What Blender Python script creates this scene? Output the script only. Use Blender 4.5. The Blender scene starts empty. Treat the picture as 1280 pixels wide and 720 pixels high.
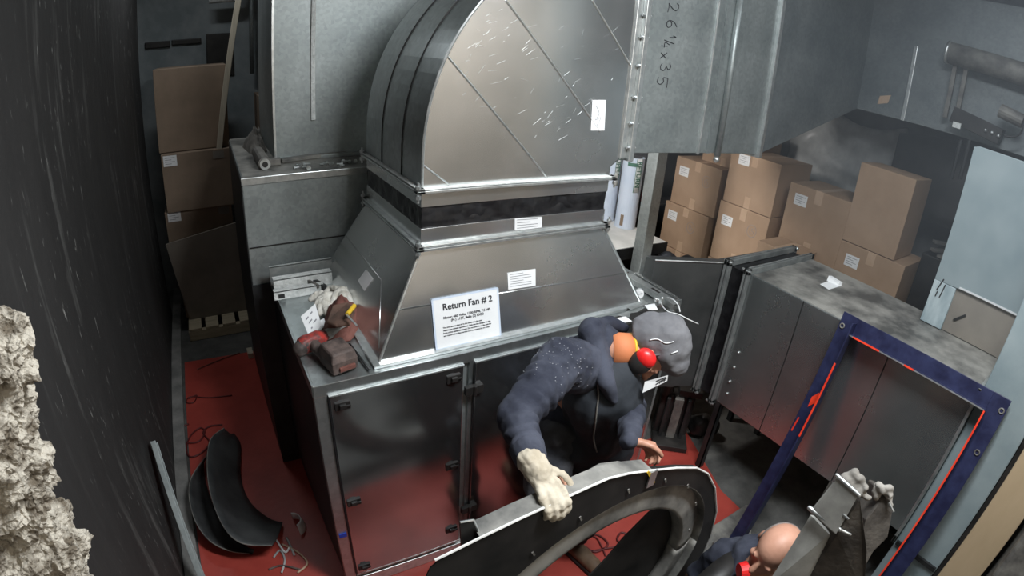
import bpy, bmesh, math, random
from mathutils import Vector, Matrix, noise
random.seed(7)
V = Vector
SC = bpy.context.scene
COL = SC.collection
# ------------------------------------------------------------------ camera
H = 2.37
YAW, PITCH, ROLL = [math.radians(a) for a in (32.77, 24.74, 4.67)]
FPX, KB = 681.14, -0.038
fwd = V((math.sin(YAW)*math.cos(PITCH), math.cos(YAW)*math.cos(PITCH), -math.sin(PITCH)))
rt = V((math.cos(YAW), -math.sin(YAW), 0)); up = rt.cross(fwd)
CR = math.cos(ROLL)*rt + math.sin(ROLL)*up
CU = -math.sin(ROLL)*rt + math.cos(ROLL)*up
CAM = V((0, 0, H))
cd = bpy.data.cameras.new('camera'); co = bpy.data.objects.new('camera', cd); COL.objects.link(co); SC.camera = co
M = Matrix([[CR[i], CU[i], -fwd[i]] for i in range(3)]).to_4x4(); M.translation = CAM; co.matrix_world = M
cd.lens = 22.1; cd.clip_start = 0.02; cd.clip_end = 60
cd.type = 'PANO'
ct = cd if hasattr(cd, 'panorama_type') else cd.cycles
ct.panorama_type = 'FISHEYE_LENS_POLYNOMIAL'
cd.sensor_width = 36; cd.sensor_height = 20.25; cd.sensor_fit = 'HORIZONTAL'
_s = 1280/36/FPX
ct.fisheye_fov = math.pi
ct.fisheye_polynomial_k0 = 0; ct.fisheye_polynomial_k1 = -_s; ct.fisheye_polynomial_k2 = 0
ct.fisheye_polynomial_k3 = -KB*_s**3; ct.fisheye_polynomial_k4 = 0

def at(x, y, X=None, Y=None, Z=None):
    """the point of the place seen at photo position x,y on the plane X=, Y= or Z="""
    dx, dy = x-640, 360-y
    r = math.hypot(dx, dy)/FPX; th = r+KB*r**3
    s = math.sin(th)/max(r, 1e-9)/FPX
    v = CR*dx*s + CU*dy*s + fwd*math.cos(th)
    t = X/v.x if X is not None else (Y/v.y if Y is not None else (Z-H)/v.z)
    return CAM + v*t

# ------------------------------------------------------------------ materials
def nd(t, typ, **k):
    n = t.nodes.new(typ)
    for a, b in k.items():
        if a in n.inputs.keys(): n.inputs[a].default_value = b
        else: setattr(n, a, b)
    return n
def rgba(c): return (c[0], c[1], c[2], 1)
def mat(name, c1, c2=None, metal=0.0, rough=0.6, scale=8, bump=0.0, bscale=60, stretch=(1, 1, 1), spangle=0, lo=.35, hi=.65, rvar=.1, detail=6, spec=.5):
    m = bpy.data.materials.new(name); m.use_nodes = True
    t = m.node_tree; b = t.nodes['Principled BSDF']; L = t.links.new
    b.inputs['Metallic'].default_value = metal
    b.inputs['Specular IOR Level'].default_value = spec
    tc = nd(t, 'ShaderNodeTexCoord'); mp = nd(t, 'ShaderNodeMapping'); mp.inputs['Scale'].default_value = stretch
    L(tc.outputs['Object'], mp.inputs[0])
    n = nd(t, 'ShaderNodeTexNoise', Scale=scale, Detail=detail, Roughness=.6); L(mp.outputs[0], n.inputs['Vector'])
    r = nd(t, 'ShaderNodeValToRGB'); L(n.outputs['Fac'], r.inputs[0])
    r.color_ramp.elements[0].position = lo; r.color_ramp.elements[1].position = hi
    r.color_ramp.elements[0].color = rgba(c1); r.color_ramp.elements[1].color = rgba(c2 or c1)
    col = r.outputs[0]
    rr = nd(t, 'ShaderNodeMapRange'); rr.inputs['To Min'].default_value = max(.03, rough-rvar); rr.inputs['To Max'].default_value = rough+rvar
    L(n.outputs['Fac'], rr.inputs[0]); L(rr.outputs[0], b.inputs['Roughness'])
    if spangle:
        v = nd(t, 'ShaderNodeTexVoronoi', Scale=spangle); L(mp.outputs[0], v.inputs['Vector'])
        sp = nd(t, 'ShaderNodeMapRange'); sp.inputs['To Min'].default_value = .86; sp.inputs['To Max'].default_value = 1.08
        L(v.outputs['Color'], sp.inputs[0])
        mx = nd(t, 'ShaderNodeMix', data_type='RGBA', blend_type='MULTIPLY'); mx.inputs[0].default_value = 1
        L(col, mx.inputs[6]); L(sp.outputs[0], mx.inputs[7]); col = mx.outputs[2]
    L(col, b.inputs['Base Color'])
    if bump:
        bn = nd(t, 'ShaderNodeTexNoise', Scale=bscale, Detail=5); L(mp.outputs[0], bn.inputs['Vector'])
        bp = nd(t, 'ShaderNodeBump', Strength=bump, Distance=.01); L(bn.outputs['Fac'], bp.inputs['Height']); L(bp.outputs[0], b.inputs['Normal'])
    return m
MT = {}
MT['galv'] = mat('galvanised_sheet', (.42, .455, .46), (.55, .58, .58), metal=.9, rough=.36, scale=3, spangle=45)
MT['galv_dull'] = mat('weathered_galvanised_sheet', (.30, .335, .335), (.43, .465, .46), metal=.72, rough=.5, scale=2.5, spangle=60, bump=.03, bscale=4)
MT['galv_smooth'] = mat('bright_galvanised_sheet', (.60, .62, .62), (.74, .75, .75), metal=.95, rough=.25, scale=2.2, rvar=.07)
MT['door'] = mat('mill_finish_door', (.44, .45, .455), (.54, .55, .555), metal=.96, rough=.13, scale=2, bump=.03, bscale=2.0, rvar=.05)
MT['flange'] = mat('flange_zinc', (.55, .58, .58), (.74, .76, .75), metal=.85, rough=.35, scale=30)
MT['dusty'] = mat('dusty_metal', (.10, .10, .095), (.36, .35, .32), metal=.25, rough=.6, scale=4, lo=.36, hi=.6)
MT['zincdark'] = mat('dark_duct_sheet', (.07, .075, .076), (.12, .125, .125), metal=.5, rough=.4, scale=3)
MT['zinc'] = mat('dull_zinc_flange', (.20, .215, .215), (.33, .35, .345), metal=.4, rough=.45, scale=14)
MT['ductside'] = mat('duct_side_sheet', (.40, .43, .43), (.52, .54, .54), metal=.88, rough=.27, scale=2, rvar=.06)
MT['barewhite'] = mat('bare_bright_edge', (.75, .75, .72), (.9, .9, .87), rough=.5, metal=.2, scale=30)
MT['seal'] = mat('sealant', (.55, .57, .55), (.8, .82, .8), rough=.6, scale=40, bump=.5)
MT['rubber'] = mat('black_flexible_fabric', (.008, .008, .009), (.02, .02, .022), rough=.35, scale=20, bump=.3, bscale=14)
MT['blackpaint'] = mat('black_primer', (.008, .008, .008), (.035, .032, .03), rough=.5, scale=5, metal=.1)
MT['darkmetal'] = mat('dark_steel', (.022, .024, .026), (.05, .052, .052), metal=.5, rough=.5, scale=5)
MT['grime'] = mat('grimy_grey_steel', (.11, .105, .10), (.27, .26, .235), metal=.3, rough=.6, scale=9, bump=.2)
MT['card'] = mat('corrugated_cardboard', (.37, .245, .155), (.44, .30, .20), rough=.8, scale=4, stretch=(1, 1, 1))
MT['card_dark'] = mat('darker_cardboard', (.21, .155, .11), (.27, .20, .145), rough=.85, scale=4)  # the cardboard again in a darker brown
MT['cardgrey'] = mat('grey_board', (.20, .18, .155), (.28, .25, .21), rough=.85, scale=3)
MT['tape'] = mat('packing_tape', (.52, .36, .24), (.56, .40, .28), rough=.35, scale=12)
MT['paper'] = mat('white_paper', (.78, .79, .80), (.86, .87, .87), rough=.7, scale=6)
MT['ink'] = mat('black_ink', (.02, .02, .025), rough=.7)
MT['inkgrey'] = mat('faded_ink', (.28, .28, .30), rough=.7)
MT['green'] = mat('green_ink', (.03, .13, .08), rough=.6)
MT['blue'] = mat('blue_tape', (.015, .05, .40), rough=.5)
MT['bluepaint'] = mat('navy_paint', (.012, .014, .045), (.024, .03, .085), rough=.45, scale=14, bump=.1)
MT['redpaint'] = mat('red_marking_paint', (.75, .035, .012), (.9, .06, .02), rough=.5)
MT['pale'] = mat('pale_blue_paint', (.225, .285, .305), (.30, .36, .375), rough=.5, scale=3.5, bump=.05)
MT['palescuff'] = mat('scuffed_pale_blue_paint', (.25, .33, .36), (.50, .58, .60), rough=.55, scale=6, stretch=(2, 2, .6))
MT['tan'] = mat('tan_board', (.45, .34, .21), (.55, .42, .27), rough=.7, scale=3, stretch=(1, 1, .3))
MT['wood'] = mat('rough_timber', (.45, .40, .31), (.60, .54, .43), rough=.8, scale=5, stretch=(6, 6, .5))
MT['woodpal'] = mat('pallet_timber', (.38, .32, .22), (.52, .44, .31), rough=.85, scale=5, stretch=(.8, 6, 6))
MT['bluewhite'] = mat('bluish_white_paper', (.55, .64, .78), (.66, .73, .84), rough=.55, scale=3)
MT['bench'] = mat('dusty_white_top', (.55, .56, .54), (.72, .72, .70), rough=.6, scale=5)
MT['drillred'] = mat('red_tool_plastic', (.10, .03, .026), (.42, .035, .026), rough=.55, scale=24, lo=.4, hi=.6)
MT['drillblack'] = mat('dusty_black_plastic', (.035, .027, .025), (.16, .115, .10), rough=.7, scale=14, bump=.3)
MT['glove'] = mat('white_glove_leather', (.50, .47, .40), (.80, .78, .72), rough=.85, scale=16, bump=.4, bscale=80)
MT['brownlea'] = mat('brown_leather', (.045, .028, .02), (.13, .07, .05), rough=.7, scale=10, bump=.3)
MT['taupe'] = mat('dark_taupe_grime', (.035, .03, .026), (.10, .088, .075), rough=.8, scale=9, bump=.3)
MT['paledust'] = mat('dust_coated_sheet', (.30, .30, .28), (.46, .46, .43), rough=.6, metal=.2, scale=12)
MT['rustrag'] = mat('rust_red_cloth', (.12, .04, .03), (.22, .09, .07), rough=.85, scale=10, bump=.4)
MT['rag'] = mat('dusty_rag', (.15, .14, .125), (.32, .30, .27), rough=.9, scale=12, bump=.4)
MT['yellow'] = mat('yellow_plastic', (.7, .45, .03), rough=.5)
MT['dust'] = mat('pale_dust', (.32, .33, .36), rough=.9)
MT['skin'] = mat('skin', (.50, .25, .165), (.62, .33, .23), rough=.5, scale=9)
MT['hair'] = mat('grey_cropped_hair', (.16, .13, .12), (.30, .26, .24), rough=.8, scale=60)
MT['hoodie'] = mat('dusty_navy_fleece', (.015, .018, .032), (.058, .064, .088), rough=.95, scale=5, bump=.35, bscale=25, lo=.4, hi=.62)
MT['jacket'] = mat('dark_navy_vest', (.010, .013, .018), (.030, .036, .045), rough=.8, scale=6, bump=.3, bscale=20)
MT['trousers'] = mat('dark_work_trousers', (.018, .02, .028), (.06, .06, .065), rough=.9, scale=6, bump=.3)
MT['capcloth'] = mat('grey_cap_cloth', (.11, .11, .12), (.19, .19, .20), rough=.9, scale=9, bump=.3, bscale=30)
MT['orange'] = mat('orange_collar', (.60, .20, .08), rough=.7)
MT['tanglove'] = mat('tan_work_glove', (.42, .36, .27), (.62, .56, .45), rough=.9, scale=14, bump=.4)
MT['boot'] = mat('brown_boot_leather', (.10, .06, .035), (.2, .13, .08), rough=.7, scale=12)
MT['muff'] = mat('red_plastic', (.75, .02, .02), rough=.35)
MT['cable'] = mat('dark_red_cable', (.08, .01, .01), (.13, .02, .02), rough=.5)
MT['plastic'] = mat('milky_plastic_sheet', (.30, .31, .31), (.50, .51, .50), rough=.35, scale=5, bump=.5, bscale=6)
MT['white'] = mat('white_plastic', (.75, .76, .76), rough=.4)
MT['lamp_body'] = mat('white_enamel', (.6, .6, .6), rough=.4)

def rock_mat():
    m = mat('broken_concrete', (.13, .105, .075), (.48, .44, .37), rough=.95, scale=42, lo=.38, hi=.56, bump=1.0, bscale=110, detail=9)
    return m
MT['rock'] = rock_mat()

def wall_mat():     # black tarred wall with pale scrapes running down
    m = bpy.data.materials.new('black_scraped_wall'); m.use_nodes = True
    t = m.node_tree; b = t.nodes['Principled BSDF']; L = t.links.new
    tc = nd(t, 'ShaderNodeTexCoord')
    def nz(sc, st, d=5, off=0):
        mp = nd(t, 'ShaderNodeMapping'); mp.inputs['Scale'].default_value = st; mp.inputs['Location'].default_value = (off, off, off)
        L(tc.outputs['Object'], mp.inputs[0]); n = nd(t, 'ShaderNodeTexNoise', Scale=sc, Detail=d, Roughness=.65); L(mp.outputs[0], n.inputs['Vector']); return n
    def rmp(n, a, c, lo=0, hi=1):
        r = nd(t, 'ShaderNodeMapRange'); r.inputs['From Min'].default_value = a; r.inputs['From Max'].default_value = c
        r.inputs['To Min'].default_value = lo; r.inputs['To Max'].default_value = hi; L(n.outputs[0], r.inputs[0]); return r
    a = rmp(nz(9, (1, 1, .12)), .56, .72, 0, .34); bb = rmp(nz(30, (1, 1, .30), 4, 4), .63, .69, 0, .75)
    k = rmp(nz(1.3, (1, 1, .5), 2, 9), .40, .58)
    ad = nd(t, 'ShaderNodeMath', operation='MAXIMUM'); L(a.outputs[0], ad.inputs[0]); L(bb.outputs[0], ad.inputs[1])
    mu = nd(t, 'ShaderNodeMath', operation='MULTIPLY'); L(ad.outputs[0], mu.inputs[0]); L(k.outputs[0], mu.inputs[1])
    base = nd(t, 'ShaderNodeValToRGB'); L(nz(3, (1, 1, .3)).outputs[0], base.inputs[0])
    base.color_ramp.elements[0].color = (.014, .0135, .0135, 1); base.color_ramp.elements[1].color = (.055, .053, .052, 1)
    mx = nd(t, 'ShaderNodeMix', data_type='RGBA'); L(mu.outputs[0], mx.inputs[0]); L(base.outputs[0], mx.inputs[6]); mx.inputs[7].default_value = (.42, .42, .40, 1)
    L(mx.outputs[2], b.inputs['Base Color']); b.inputs['Roughness'].default_value = .72
    bp = nd(t, 'ShaderNodeBump', Strength=.5, Distance=.01); L(nz(14, (1, 1, .5)).outputs[0], bp.inputs['Height']); L(bp.outputs[0], b.inputs['Normal'])
    return m
MT['wallblack'] = wall_mat()
MT['wallblue'] = mat('bluish_wall_paint', (.16, .19, .20), (.32, .35, .36), rough=.7, scale=2.2)
MT['wallgrey'] = mat('grey_block_wall', (.07, .072, .075), (.20, .20, .20), rough=.8, scale=1.6)
MT['walltan'] = mat('tan_brown_wall', (.34, .28, .22), (.50, .42, .33), rough=.8, scale=1.5)
MT['ceil'] = mat('dark_ceiling', (.05, .05, .052), (.10, .10, .10), rough=.8, scale=2)
MT['kerb'] = mat('grey_concrete', (.13, .13, .125), (.27, .265, .25), rough=.85, scale=6, bump=.2)
MT['slab'] = mat('dark_concrete_slab', (.055, .055, .052), (.13, .128, .12), rough=.85, scale=5, bump=.2)
MT['grey_sheet'] = mat('grey_scroll_sheet', (.05, .053, .055), (.10, .105, .105), metal=.4, rough=.5, scale=5)
MT['galv_far'] = mat('shaded_far_duct', (.17, .195, .205), (.28, .305, .31), metal=.6, rough=.55, scale=2.2, spangle=60)  # shade and haze over the far duct put into its colour
MT['redfloor'] = mat('red_floor_paint', (.32, .045, .034), (.45, .068, .05), rough=.42, scale=3, bump=.1, bscale=30)

# ------------------------------------------------------------------ mesh helper
TS = bpy.data.scenes.new('baking')
def baked(o):
    """the object's shape with its modifiers applied, worked out on its own"""
    TS.collection.objects.link(o); vl = TS.view_layers[0]; vl.update(); dg = vl.depsgraph; dg.update()
    me = bpy.data.meshes.new_from_object(o.evaluated_get(dg)); TS.collection.objects.unlink(o); return me
def ruffle(me, fn):
    n = len(me.vertices); c = [0.0]*n*3; no = [0.0]*n*3
    me.vertices.foreach_get('co', c); me.vertices.foreach_get('normal', no); out = []
    for i in range(n):
        a = V(c[3*i:3*i+3]); b = V(no[3*i:3*i+3]); out += (a+b*fn(a, b))[:]
    me.vertices.foreach_set('co', out); me.update()
class G:
    def __init__(s): s.v = []; s.f = []
    def add(s, vs, fs):
        n = len(s.v); s.v += [V(p) for p in vs]; s.f += [tuple(i+n for i in f) for f in fs]; return s
    def box(s, x0, x1, y0, y1, z0, z1):
        return s.add([(x, y, z) for x in (x0, x1) for y in (y0, y1) for z in (z0, z1)],
                     [(0, 1, 3, 2), (4, 6, 7, 5), (0, 4, 5, 1), (2, 3, 7, 6), (0, 2, 6, 4), (1, 5, 7, 3)])
    def obox(s, c, ax, ay, az, hx, hy, hz):
        c = V(c); ax = V(ax).normalized()*hx; ay = V(ay).normalized()*hy; az = V(az).normalized()*hz
        return s.add([c+i*ax+j*ay+k*az for i in (-1, 1) for j in (-1, 1) for k in (-1, 1)],
                     [(0, 1, 3, 2), (4, 6, 7, 5), (0, 4, 5, 1), (2, 3, 7, 6), (0, 2, 6, 4), (1, 5, 7, 3)])
    def bar(s, a, b, w, h, upv=(0, 0, 1)):        # rectangular bar from a to b
        a = V(a); b = V(b); d = (b-a).normalized(); sd = d.cross(V(upv))
        if sd.length < 1e-4: sd = d.cross(V((1, 0, 0)))
        sd.normalize(); u = sd.cross(d)
        return s.obox((a+b)/2, d, sd, u, (b-a).length/2, w/2, h/2)
    def prism(s, pts, ext):                      # closed outline pushed along ext
        pts = [V(p) for p in pts]; e = V(ext); n = len(pts)
        s.add(pts+[p+e for p in pts], [tuple(range(n)), tuple(range(2*n-1, n-1, -1))]+[(i, i+n, (i+1) % n+n, (i+1) % n) for i in range(n)])
        return s
    def quad(s, p, th=.002, n=None):             # thin slab on four corners
        p = [V(q) for q in p]
        nn = V(n) if n else (p[1]-p[0]).cross(p[3]-p[0]).normalized()
        return s.prism(p, nn*th)
    def tube(s, path, r, n=8, closed=False):
        path = [V(p) for p in path]; m = len(path); rs = r if isinstance(r, (list, tuple)) else [r]*m
        base = len(s.v); u = None
        for i, p in enumerate(path):
            d = (path[(i+1) % m if closed else min(i+1, m-1)]-path[i-1 if closed else max(i-1, 0)])
            d = d.normalized() if d.length > 1e-9 else V((0, 0, 1))
            if u is None: u = d.cross(V((0, 0, 1))) if abs(d.z) < .9 else d.cross(V((1, 0, 0)))
            u = (u-d*u.dot(d)).normalized(); w = d.cross(u)
            for k in range(n):
                a = 2*math.pi*k/n; s.v.append(p+(u*math.cos(a)+w*math.sin(a))*rs[i])
        for i in range(m if closed else m-1):
            for k in range(n):
                a = base+i*n; b2 = base+((i+1) % m)*n
                s.f.append((a+k, a+(k+1) % n, b2+(k+1) % n, b2+k))
        if not closed: s.f.append(tuple(base+k for k in range(n-1, -1, -1))); s.f.append(tuple(base+(m-1)*n+k for k in range(n)))
        return s
    def ball(s, c, rx, ry=None, rz=None, axes=None, nu=14, nv=10):
        ry = ry or rx; rz = rz or rx; c = V(c)
        A = axes or (V((1, 0, 0)), V((0, 1, 0)), V((0, 0, 1)))
        base = len(s.v)
        for j in range(nv+1):
            ph = math.pi*j/nv
            for i in range(nu):
                a = 2*math.pi*i/nu
                s.v.append(c+A[0]*rx*math.sin(ph)*math.cos(a)+A[1]*ry*math.sin(ph)*math.sin(a)+A[2]*rz*math.cos(ph))
        for j in range(nv):
            for i in range(nu):
                s.f.append((base+j*nu+i, base+(j+1)*nu+i, base+(j+1)*nu+(i+1) % nu, base+j*nu+(i+1) % nu))
        return s
    def cap(s, a, ra, b, rb, n=14):              # tapered limb with round ends
        a = V(a); b = V(b); d = (b-a); L = d.length; d = d/L if L > 1e-6 else V((0, 0, 1))
        path = []; rs = []
        for k in range(5): t = math.pi/2*k/5; path.append(a-d*ra*math.cos(t)); rs.append(max(.0005, ra*math.sin(t)))
        path.append(a); rs.append(ra); path.append(b); rs.append(rb)
        for k in range(1, 6): t = math.pi/2*k/5; path.append(b+d*rb*math.sin(t)); rs.append(max(.0005, rb*math.cos(t)))
        return s.tube(path, rs, n)
    def sheet(s, fn, nu, nv, th=.003):           # curved sheet with thickness
        P = [[V(fn(i/nu, j/nv)) for j in range(nv+1)] for i in range(nu+1)]
        N = [[None]*(nv+1) for _ in range(nu+1)]
        for i in range(nu+1):
            for j in range(nv+1):
                a = P[min(i+1, nu)][j]-P[max(i-1, 0)][j]; b = P[i][min(j+1, nv)]-P[i][max(j-1, 0)]
                q = a.cross(b); N[i][j] = q.normalized() if q.length > 1e-12 else V((0, 0, 1))
        base = len(s.v); W = nv+1
        for i in range(nu+1):
            for j in range(nv+1): s.v.append(P[i][j]+N[i][j]*th/2)
        for i in range(nu+1):
            for j in range(nv+1): s.v.append(P[i][j]-N[i][j]*th/2)
        o = (nu+1)*W
        for i in range(nu):
            for j in range(nv):
                a = base+i*W+j; s.f.append((a, a+W, a+W+1, a+1)); s.f.append((a+o, a+o+1, a+o+W+1, a+o+W))
        for i in range(nu):
            for j in (0, nv):
                a = base+i*W+j; q = (a, a+o, a+o+W, a+W); s.f.append(q if j == 0 else q[::-1])
        for j in range(nv):
            for i in (0, nu):
                a = base+i*W+j; q = (a, a+1, a+o+1, a+o); s.f.append(q if i == 0 else q[::-1])
        return s
def meta(o, label=None, cat=None, group=None, kind=None):
    if label: o['label'] = label
    if cat: o['category'] = cat
    if group: o['group'] = group
    if kind: o['kind'] = kind
    return o
def build(g, name, m, parent=None, bevel=0, smooth=False, voxel=0, soft=0, rough=None):
    me = bpy.data.meshes.new(name)
    if parent is not None:
        org = parent.get('_o'); org = V(org) if org is not None else V((0, 0, 0))
    else:
        lo = [min(p[i] for p in g.v) for i in range(3)]; hi = [max(p[i] for p in g.v) for i in range(3)]
        org = V(((lo[0]+hi[0])/2, (lo[1]+hi[1])/2, lo[2]))
    me.from_pydata([tuple(p-org) for p in g.v], [], g.f); me.update()
    bm = bmesh.new(); bm.from_mesh(me); bmesh.ops.recalc_face_normals(bm, faces=bm.faces)
    bm.to_mesh(me); bm.free()
    o = bpy.data.objects.new(name, me)
    me.materials.append(MT[m])
    if voxel:
        md = o.modifiers.new('r', 'REMESH'); md.mode = 'VOXEL'; md.voxel_size = voxel
        if soft: ms = o.modifiers.new('s', 'SMOOTH'); ms.iterations = soft; ms.factor = .5
        ne = baked(o); o.modifiers.clear(); o.data = ne; me = ne
        if not ne.materials: ne.materials.append(MT[m])
        if rough:
            amp, sc = rough[0], rough[1]; st = rough[2] if len(rough) > 2 else V((1, 1, 1))
            ruffle(me, lambda co, no: amp*noise.fractal(V((co.x*st[0], co.y*st[1], co.z*st[2]))*sc, 1, 2, 2))
    COL.objects.link(o)
    if parent is not None:
        o.parent = parent; o['_o'] = tuple(org)
        if 'selfloc' in parent.keys(): pass
    else:
        o.location = org; o['_o'] = tuple(org)
    if bevel and not voxel:
        b = o.modifiers.new('bevel', 'BEVEL'); b.width = bevel; b.segments = 2; b.limit_method = 'ANGLE'; b.angle_limit = math.radians(40)
    if smooth:
        me.polygons.foreach_set('use_smooth', [True]*len(me.polygons)); me.update()
    return o
def thing(name, loc, label, cat, group=None):
    o = bpy.data.objects.new(name, None); COL.objects.link(o); o.location = loc; o.empty_display_size = .05
    o['_o'] = tuple(loc); return meta(o, label, cat, group)
def struct(g, name, m, **k): return meta(build(g, name, m, **k), kind='structure')
def copy_thing(o, delta):
    c = o.copy(); COL.objects.link(c); c.location = o.location+V(delta)
    for ch in o.children:
        d = ch.copy(); COL.objects.link(d); d.parent = c
        for g2 in ch.children:
            e = g2.copy(); COL.objects.link(e); e.parent = d
    return c
def text(body, name, m, parent, origin, xa, ya, size, bold=0, align='LEFT', th=.0004, shear=0):
    cu = bpy.data.curves.new(name, 'FONT'); cu.body = body; cu.size = size; cu.align_x = align; cu.extrude = th; cu.offset = bold; cu.shear = shear; cu.resolution_u = 3
    tmp = bpy.data.objects.new('tmp', cu); me = baked(tmp)
    bpy.data.objects.remove(tmp)
    xa = V(xa).normalized(); ya = V(ya).normalized(); za = xa.cross(ya)
    org = V(parent['_o']); origin = V(origin)
    me.transform(Matrix([[xa[i], ya[i], za[i], (origin-org)[i]] for i in range(3)]+[[0, 0, 0, 1]]))
    o = bpy.data.objects.new(name, me); COL.objects.link(o); o.parent = parent; me.materials.clear(); me.materials.append(MT[m]); return o
def bez(pts, n=10):
    """smooth path through points"""
    pts = [V(p) for p in pts]; out = []
    for i in range(len(pts)-1):
        p0 = pts[max(i-1, 0)]; p1 = pts[i]; p2 = pts[i+1]; p3 = pts[min(i+2, len(pts)-1)]
        for k in range(n):
            t = k/n; out.append(.5*((2*p1)+(p2-p0)*t+(2*p0-5*p1+4*p2-p3)*t*t+(3*p1-p0-3*p2+p3)*t**3))
    out.append(pts[-1]); return out

# ================================================================== SETTING
XR, YB, ZC = 4.75, 5.6, 3.5
# floor: grey concrete slab; red paint is a thin coat with its own edge
struct(G().box(-1.2, XR, -.9, YB+.3, -.12, -.003), 'floor', 'slab')
red = [(-.46, 1.3), (.5, .95), (1.6, .85), (2.1, .80), (2.45, 1.0), (2.47, 1.22), (2.72, 1.80), (2.10, 1.9), (2.10, 2.62), (.3, 2.7), (.3, 4.05), (-.44, 4.09)]
o = struct(G().prism([(x, y, -.003) for x, y in red], (0, 0, .003)), 'floor_2', 'redfloor')
struct(G().box(-.75, -.55, -.6, 5.0, 0, ZC), 'wall_left', 'wallblack')
struct(G().box(-1.2, -.75, 4.9, 5.0, 0, ZC), 'wall_left_2', 'wallblack')
struct(G().box(-.548, -.465, -.6, 5.6, -.003, .02), 'trim_1', 'kerb', bevel=.004)
struct(G().box(-1.2, XR, YB, YB+.2, 0, ZC), 'wall_back', 'wallblue')
struct(G().box(XR, XR+.2, -.9, YB+.2, 0, ZC), 'wall_right', 'wallgrey')
struct(G().box(-1.2, -1.05, 4.9, YB, 0, ZC), 'wall_left_3', 'wallblack')
struct(G().box(-.75, XR, -.9, -.6, 0, ZC), 'wall_front', 'walltan')
struct(G().box(-1.2, XR+.2, -.9, YB+.2, ZC, ZC+.1), 'ceiling', 'ceil')

# broken concrete rim of the opening the camera looks through
g = G()
edge = [(-60, 380), (-30, 398), (-4, 412), (14, 440), (24, 480), (34, 520), (36, 570), (44, 610), (75, 665), (100, 705), (120, 745)]
ep = [at(x-14, y, Y=.42) for x, y in edge]
rng = random.Random(3)
for i in range(len(ep)-1):
    for k in range(5):
        p = ep[i].lerp(ep[i+1], k/5)
        g.ball(p+V((rng.uniform(-.02, .006), rng.uniform(-.03, .03), rng.uniform(-.012, .012))), rng.uniform(.014, .03), nu=8, nv=6)
        for q in range(1, 9):
            g.ball(p+V((-.028*q, rng.uniform(-.03, .03)-.008*q, rng.uniform(-.02, .0))), rng.uniform(.026, .042), nu=8, nv=6)
g.prism([ep[0]+V((-.03, .03, 0))]+[p+V((-.03, .03, 0)) for p in ep[1:]]+[ep[-1]+V((-.28, .03, 0)), ep[0]+V((-.2, .03, 0))], (0, -.25, 0))
o = build(g, 'broken_concrete_edge', 'rock', voxel=.0032, smooth=False)
ruffle(o.data, lambda q, n_: .010*noise.fractal(q*45, 1, 2, 4)+.0045*noise.noise(q*170)+.002*noise.noise(q*420))
meta(o, 'rough pale broken concrete rim in the bottom left corner close to the camera', 'broken concrete')

# ================================================================== AIR HANDLER
AX0, AX1, AY0, AY1, AZ = .24, 2.09, 1.62, 2.65, 1.236
ah = thing('air_handling_unit', (AX0, AY0, 0), 'large galvanised fan cabinet with hinged doors on the red floor, ducts rising from it', 'air handler')
build(G().box(AX0+.012, AX1-.01, AY0+.012, AY1, .06, AZ-.02), 'casing', 'galv_dull', ah, bevel=.004)
build(G().box(AX0+.004, AX0+.014, AY0+.02, AY1-.01, .07, AZ-.05), 'shaded_side', 'darkmetal', ah)  # dark sheet paints the shade on the cabinet's unlit left side
g = G(); g.box(AX0, AX1, AY0, AY1, AZ-.022, AZ-.002); g.box(AX0, AX1, AY0-.004, AY0+.006, AZ-.05, AZ)
g.box(AX0-.004, AX0+.006, AY0, AY1, AZ-.05, AZ+.004)
build(g, 'top_pan', 'galv', ah, bevel=.002)
build(G().box(AX0, AX0+.05, AY0-.002, AY0+.03, .02, AZ-.05), 'corner_post', 'galv', ah, bevel=.002)
build(G().box(AX0, AX1, AY0-.006, AY0+.03, 0, .07), 'base_rail', 'flange', ah, bevel=.003)
build(G().box(.905-.035, .905-.012, AY0-.002, AY0+.03, .07, AZ-.05), 'mullion', 'galv', ah)
def door(x0, x1, lat):
    z0, z1 = .11, AZ-.055
    d = build(G().box(x0, x1, AY0-.012, AY0+.01, z0, z1), 'door', 'door', ah, bevel=.0015)
    build(G().box(x0-.004, x1+.004, AY0-.014, AY0-.004, z1, z1+.006), 'door_edge', 'flange', d)
    build(G().box(x0-.004, x1+.004, AY0-.014, AY0-.004, z0-.006, z0), 'door_edge', 'flange', d)
    e = G(); e.box(x0-.007, x0-.002, AY0-.013, AY0, z0, z1); build(e, 'gasket', 'rubber', d)
    for (lx, lz) in lat:
        h = G(); h.box(lx-.03, lx+.03, AY0-.020, AY0-.01, lz-.018, lz+.018); h.box(lx-.014, lx+.012, AY0-.032, AY0-.018, lz-.007, lz+.012)
        h.box(lx-.005, lx+.03, AY0-.028, AY0-.022, lz-.002, lz+.006)
        build(h, 'latch', 'blackpaint', d, bevel=.002)
    return d
door(.297, .838, [(.34, 1.135), (.795, 1.135), (.335, .62), (.795, .66), (.335, .16), (.795, .22)])
door(.895, 1.44, [(1.38, 1.13), (1.38, .3)])
door(1.49, 2.03, [(1.53, 1.13), (1.53, .3)])
for z in (1.06, .34):
    h = G(); h.box(.845, .925, AY0-.03, AY0-.008, z-.02, z+.02); h.tube([(.885, AY0-.032, z-.024), (.885, AY0-.032, z+.024)], .008)
    build(h, 'hinge', 'blackpaint', ah, bevel=.002)
p = at(432, 668, Y=AY0-.004)
build(G().box(p.x-.03, p.x+.005, AY0-.008, AY0-.003, p.z-.012, p.z+.012), 'tape_strip', 'blue', ah)['label'] = 'short strip of blue tape'
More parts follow.
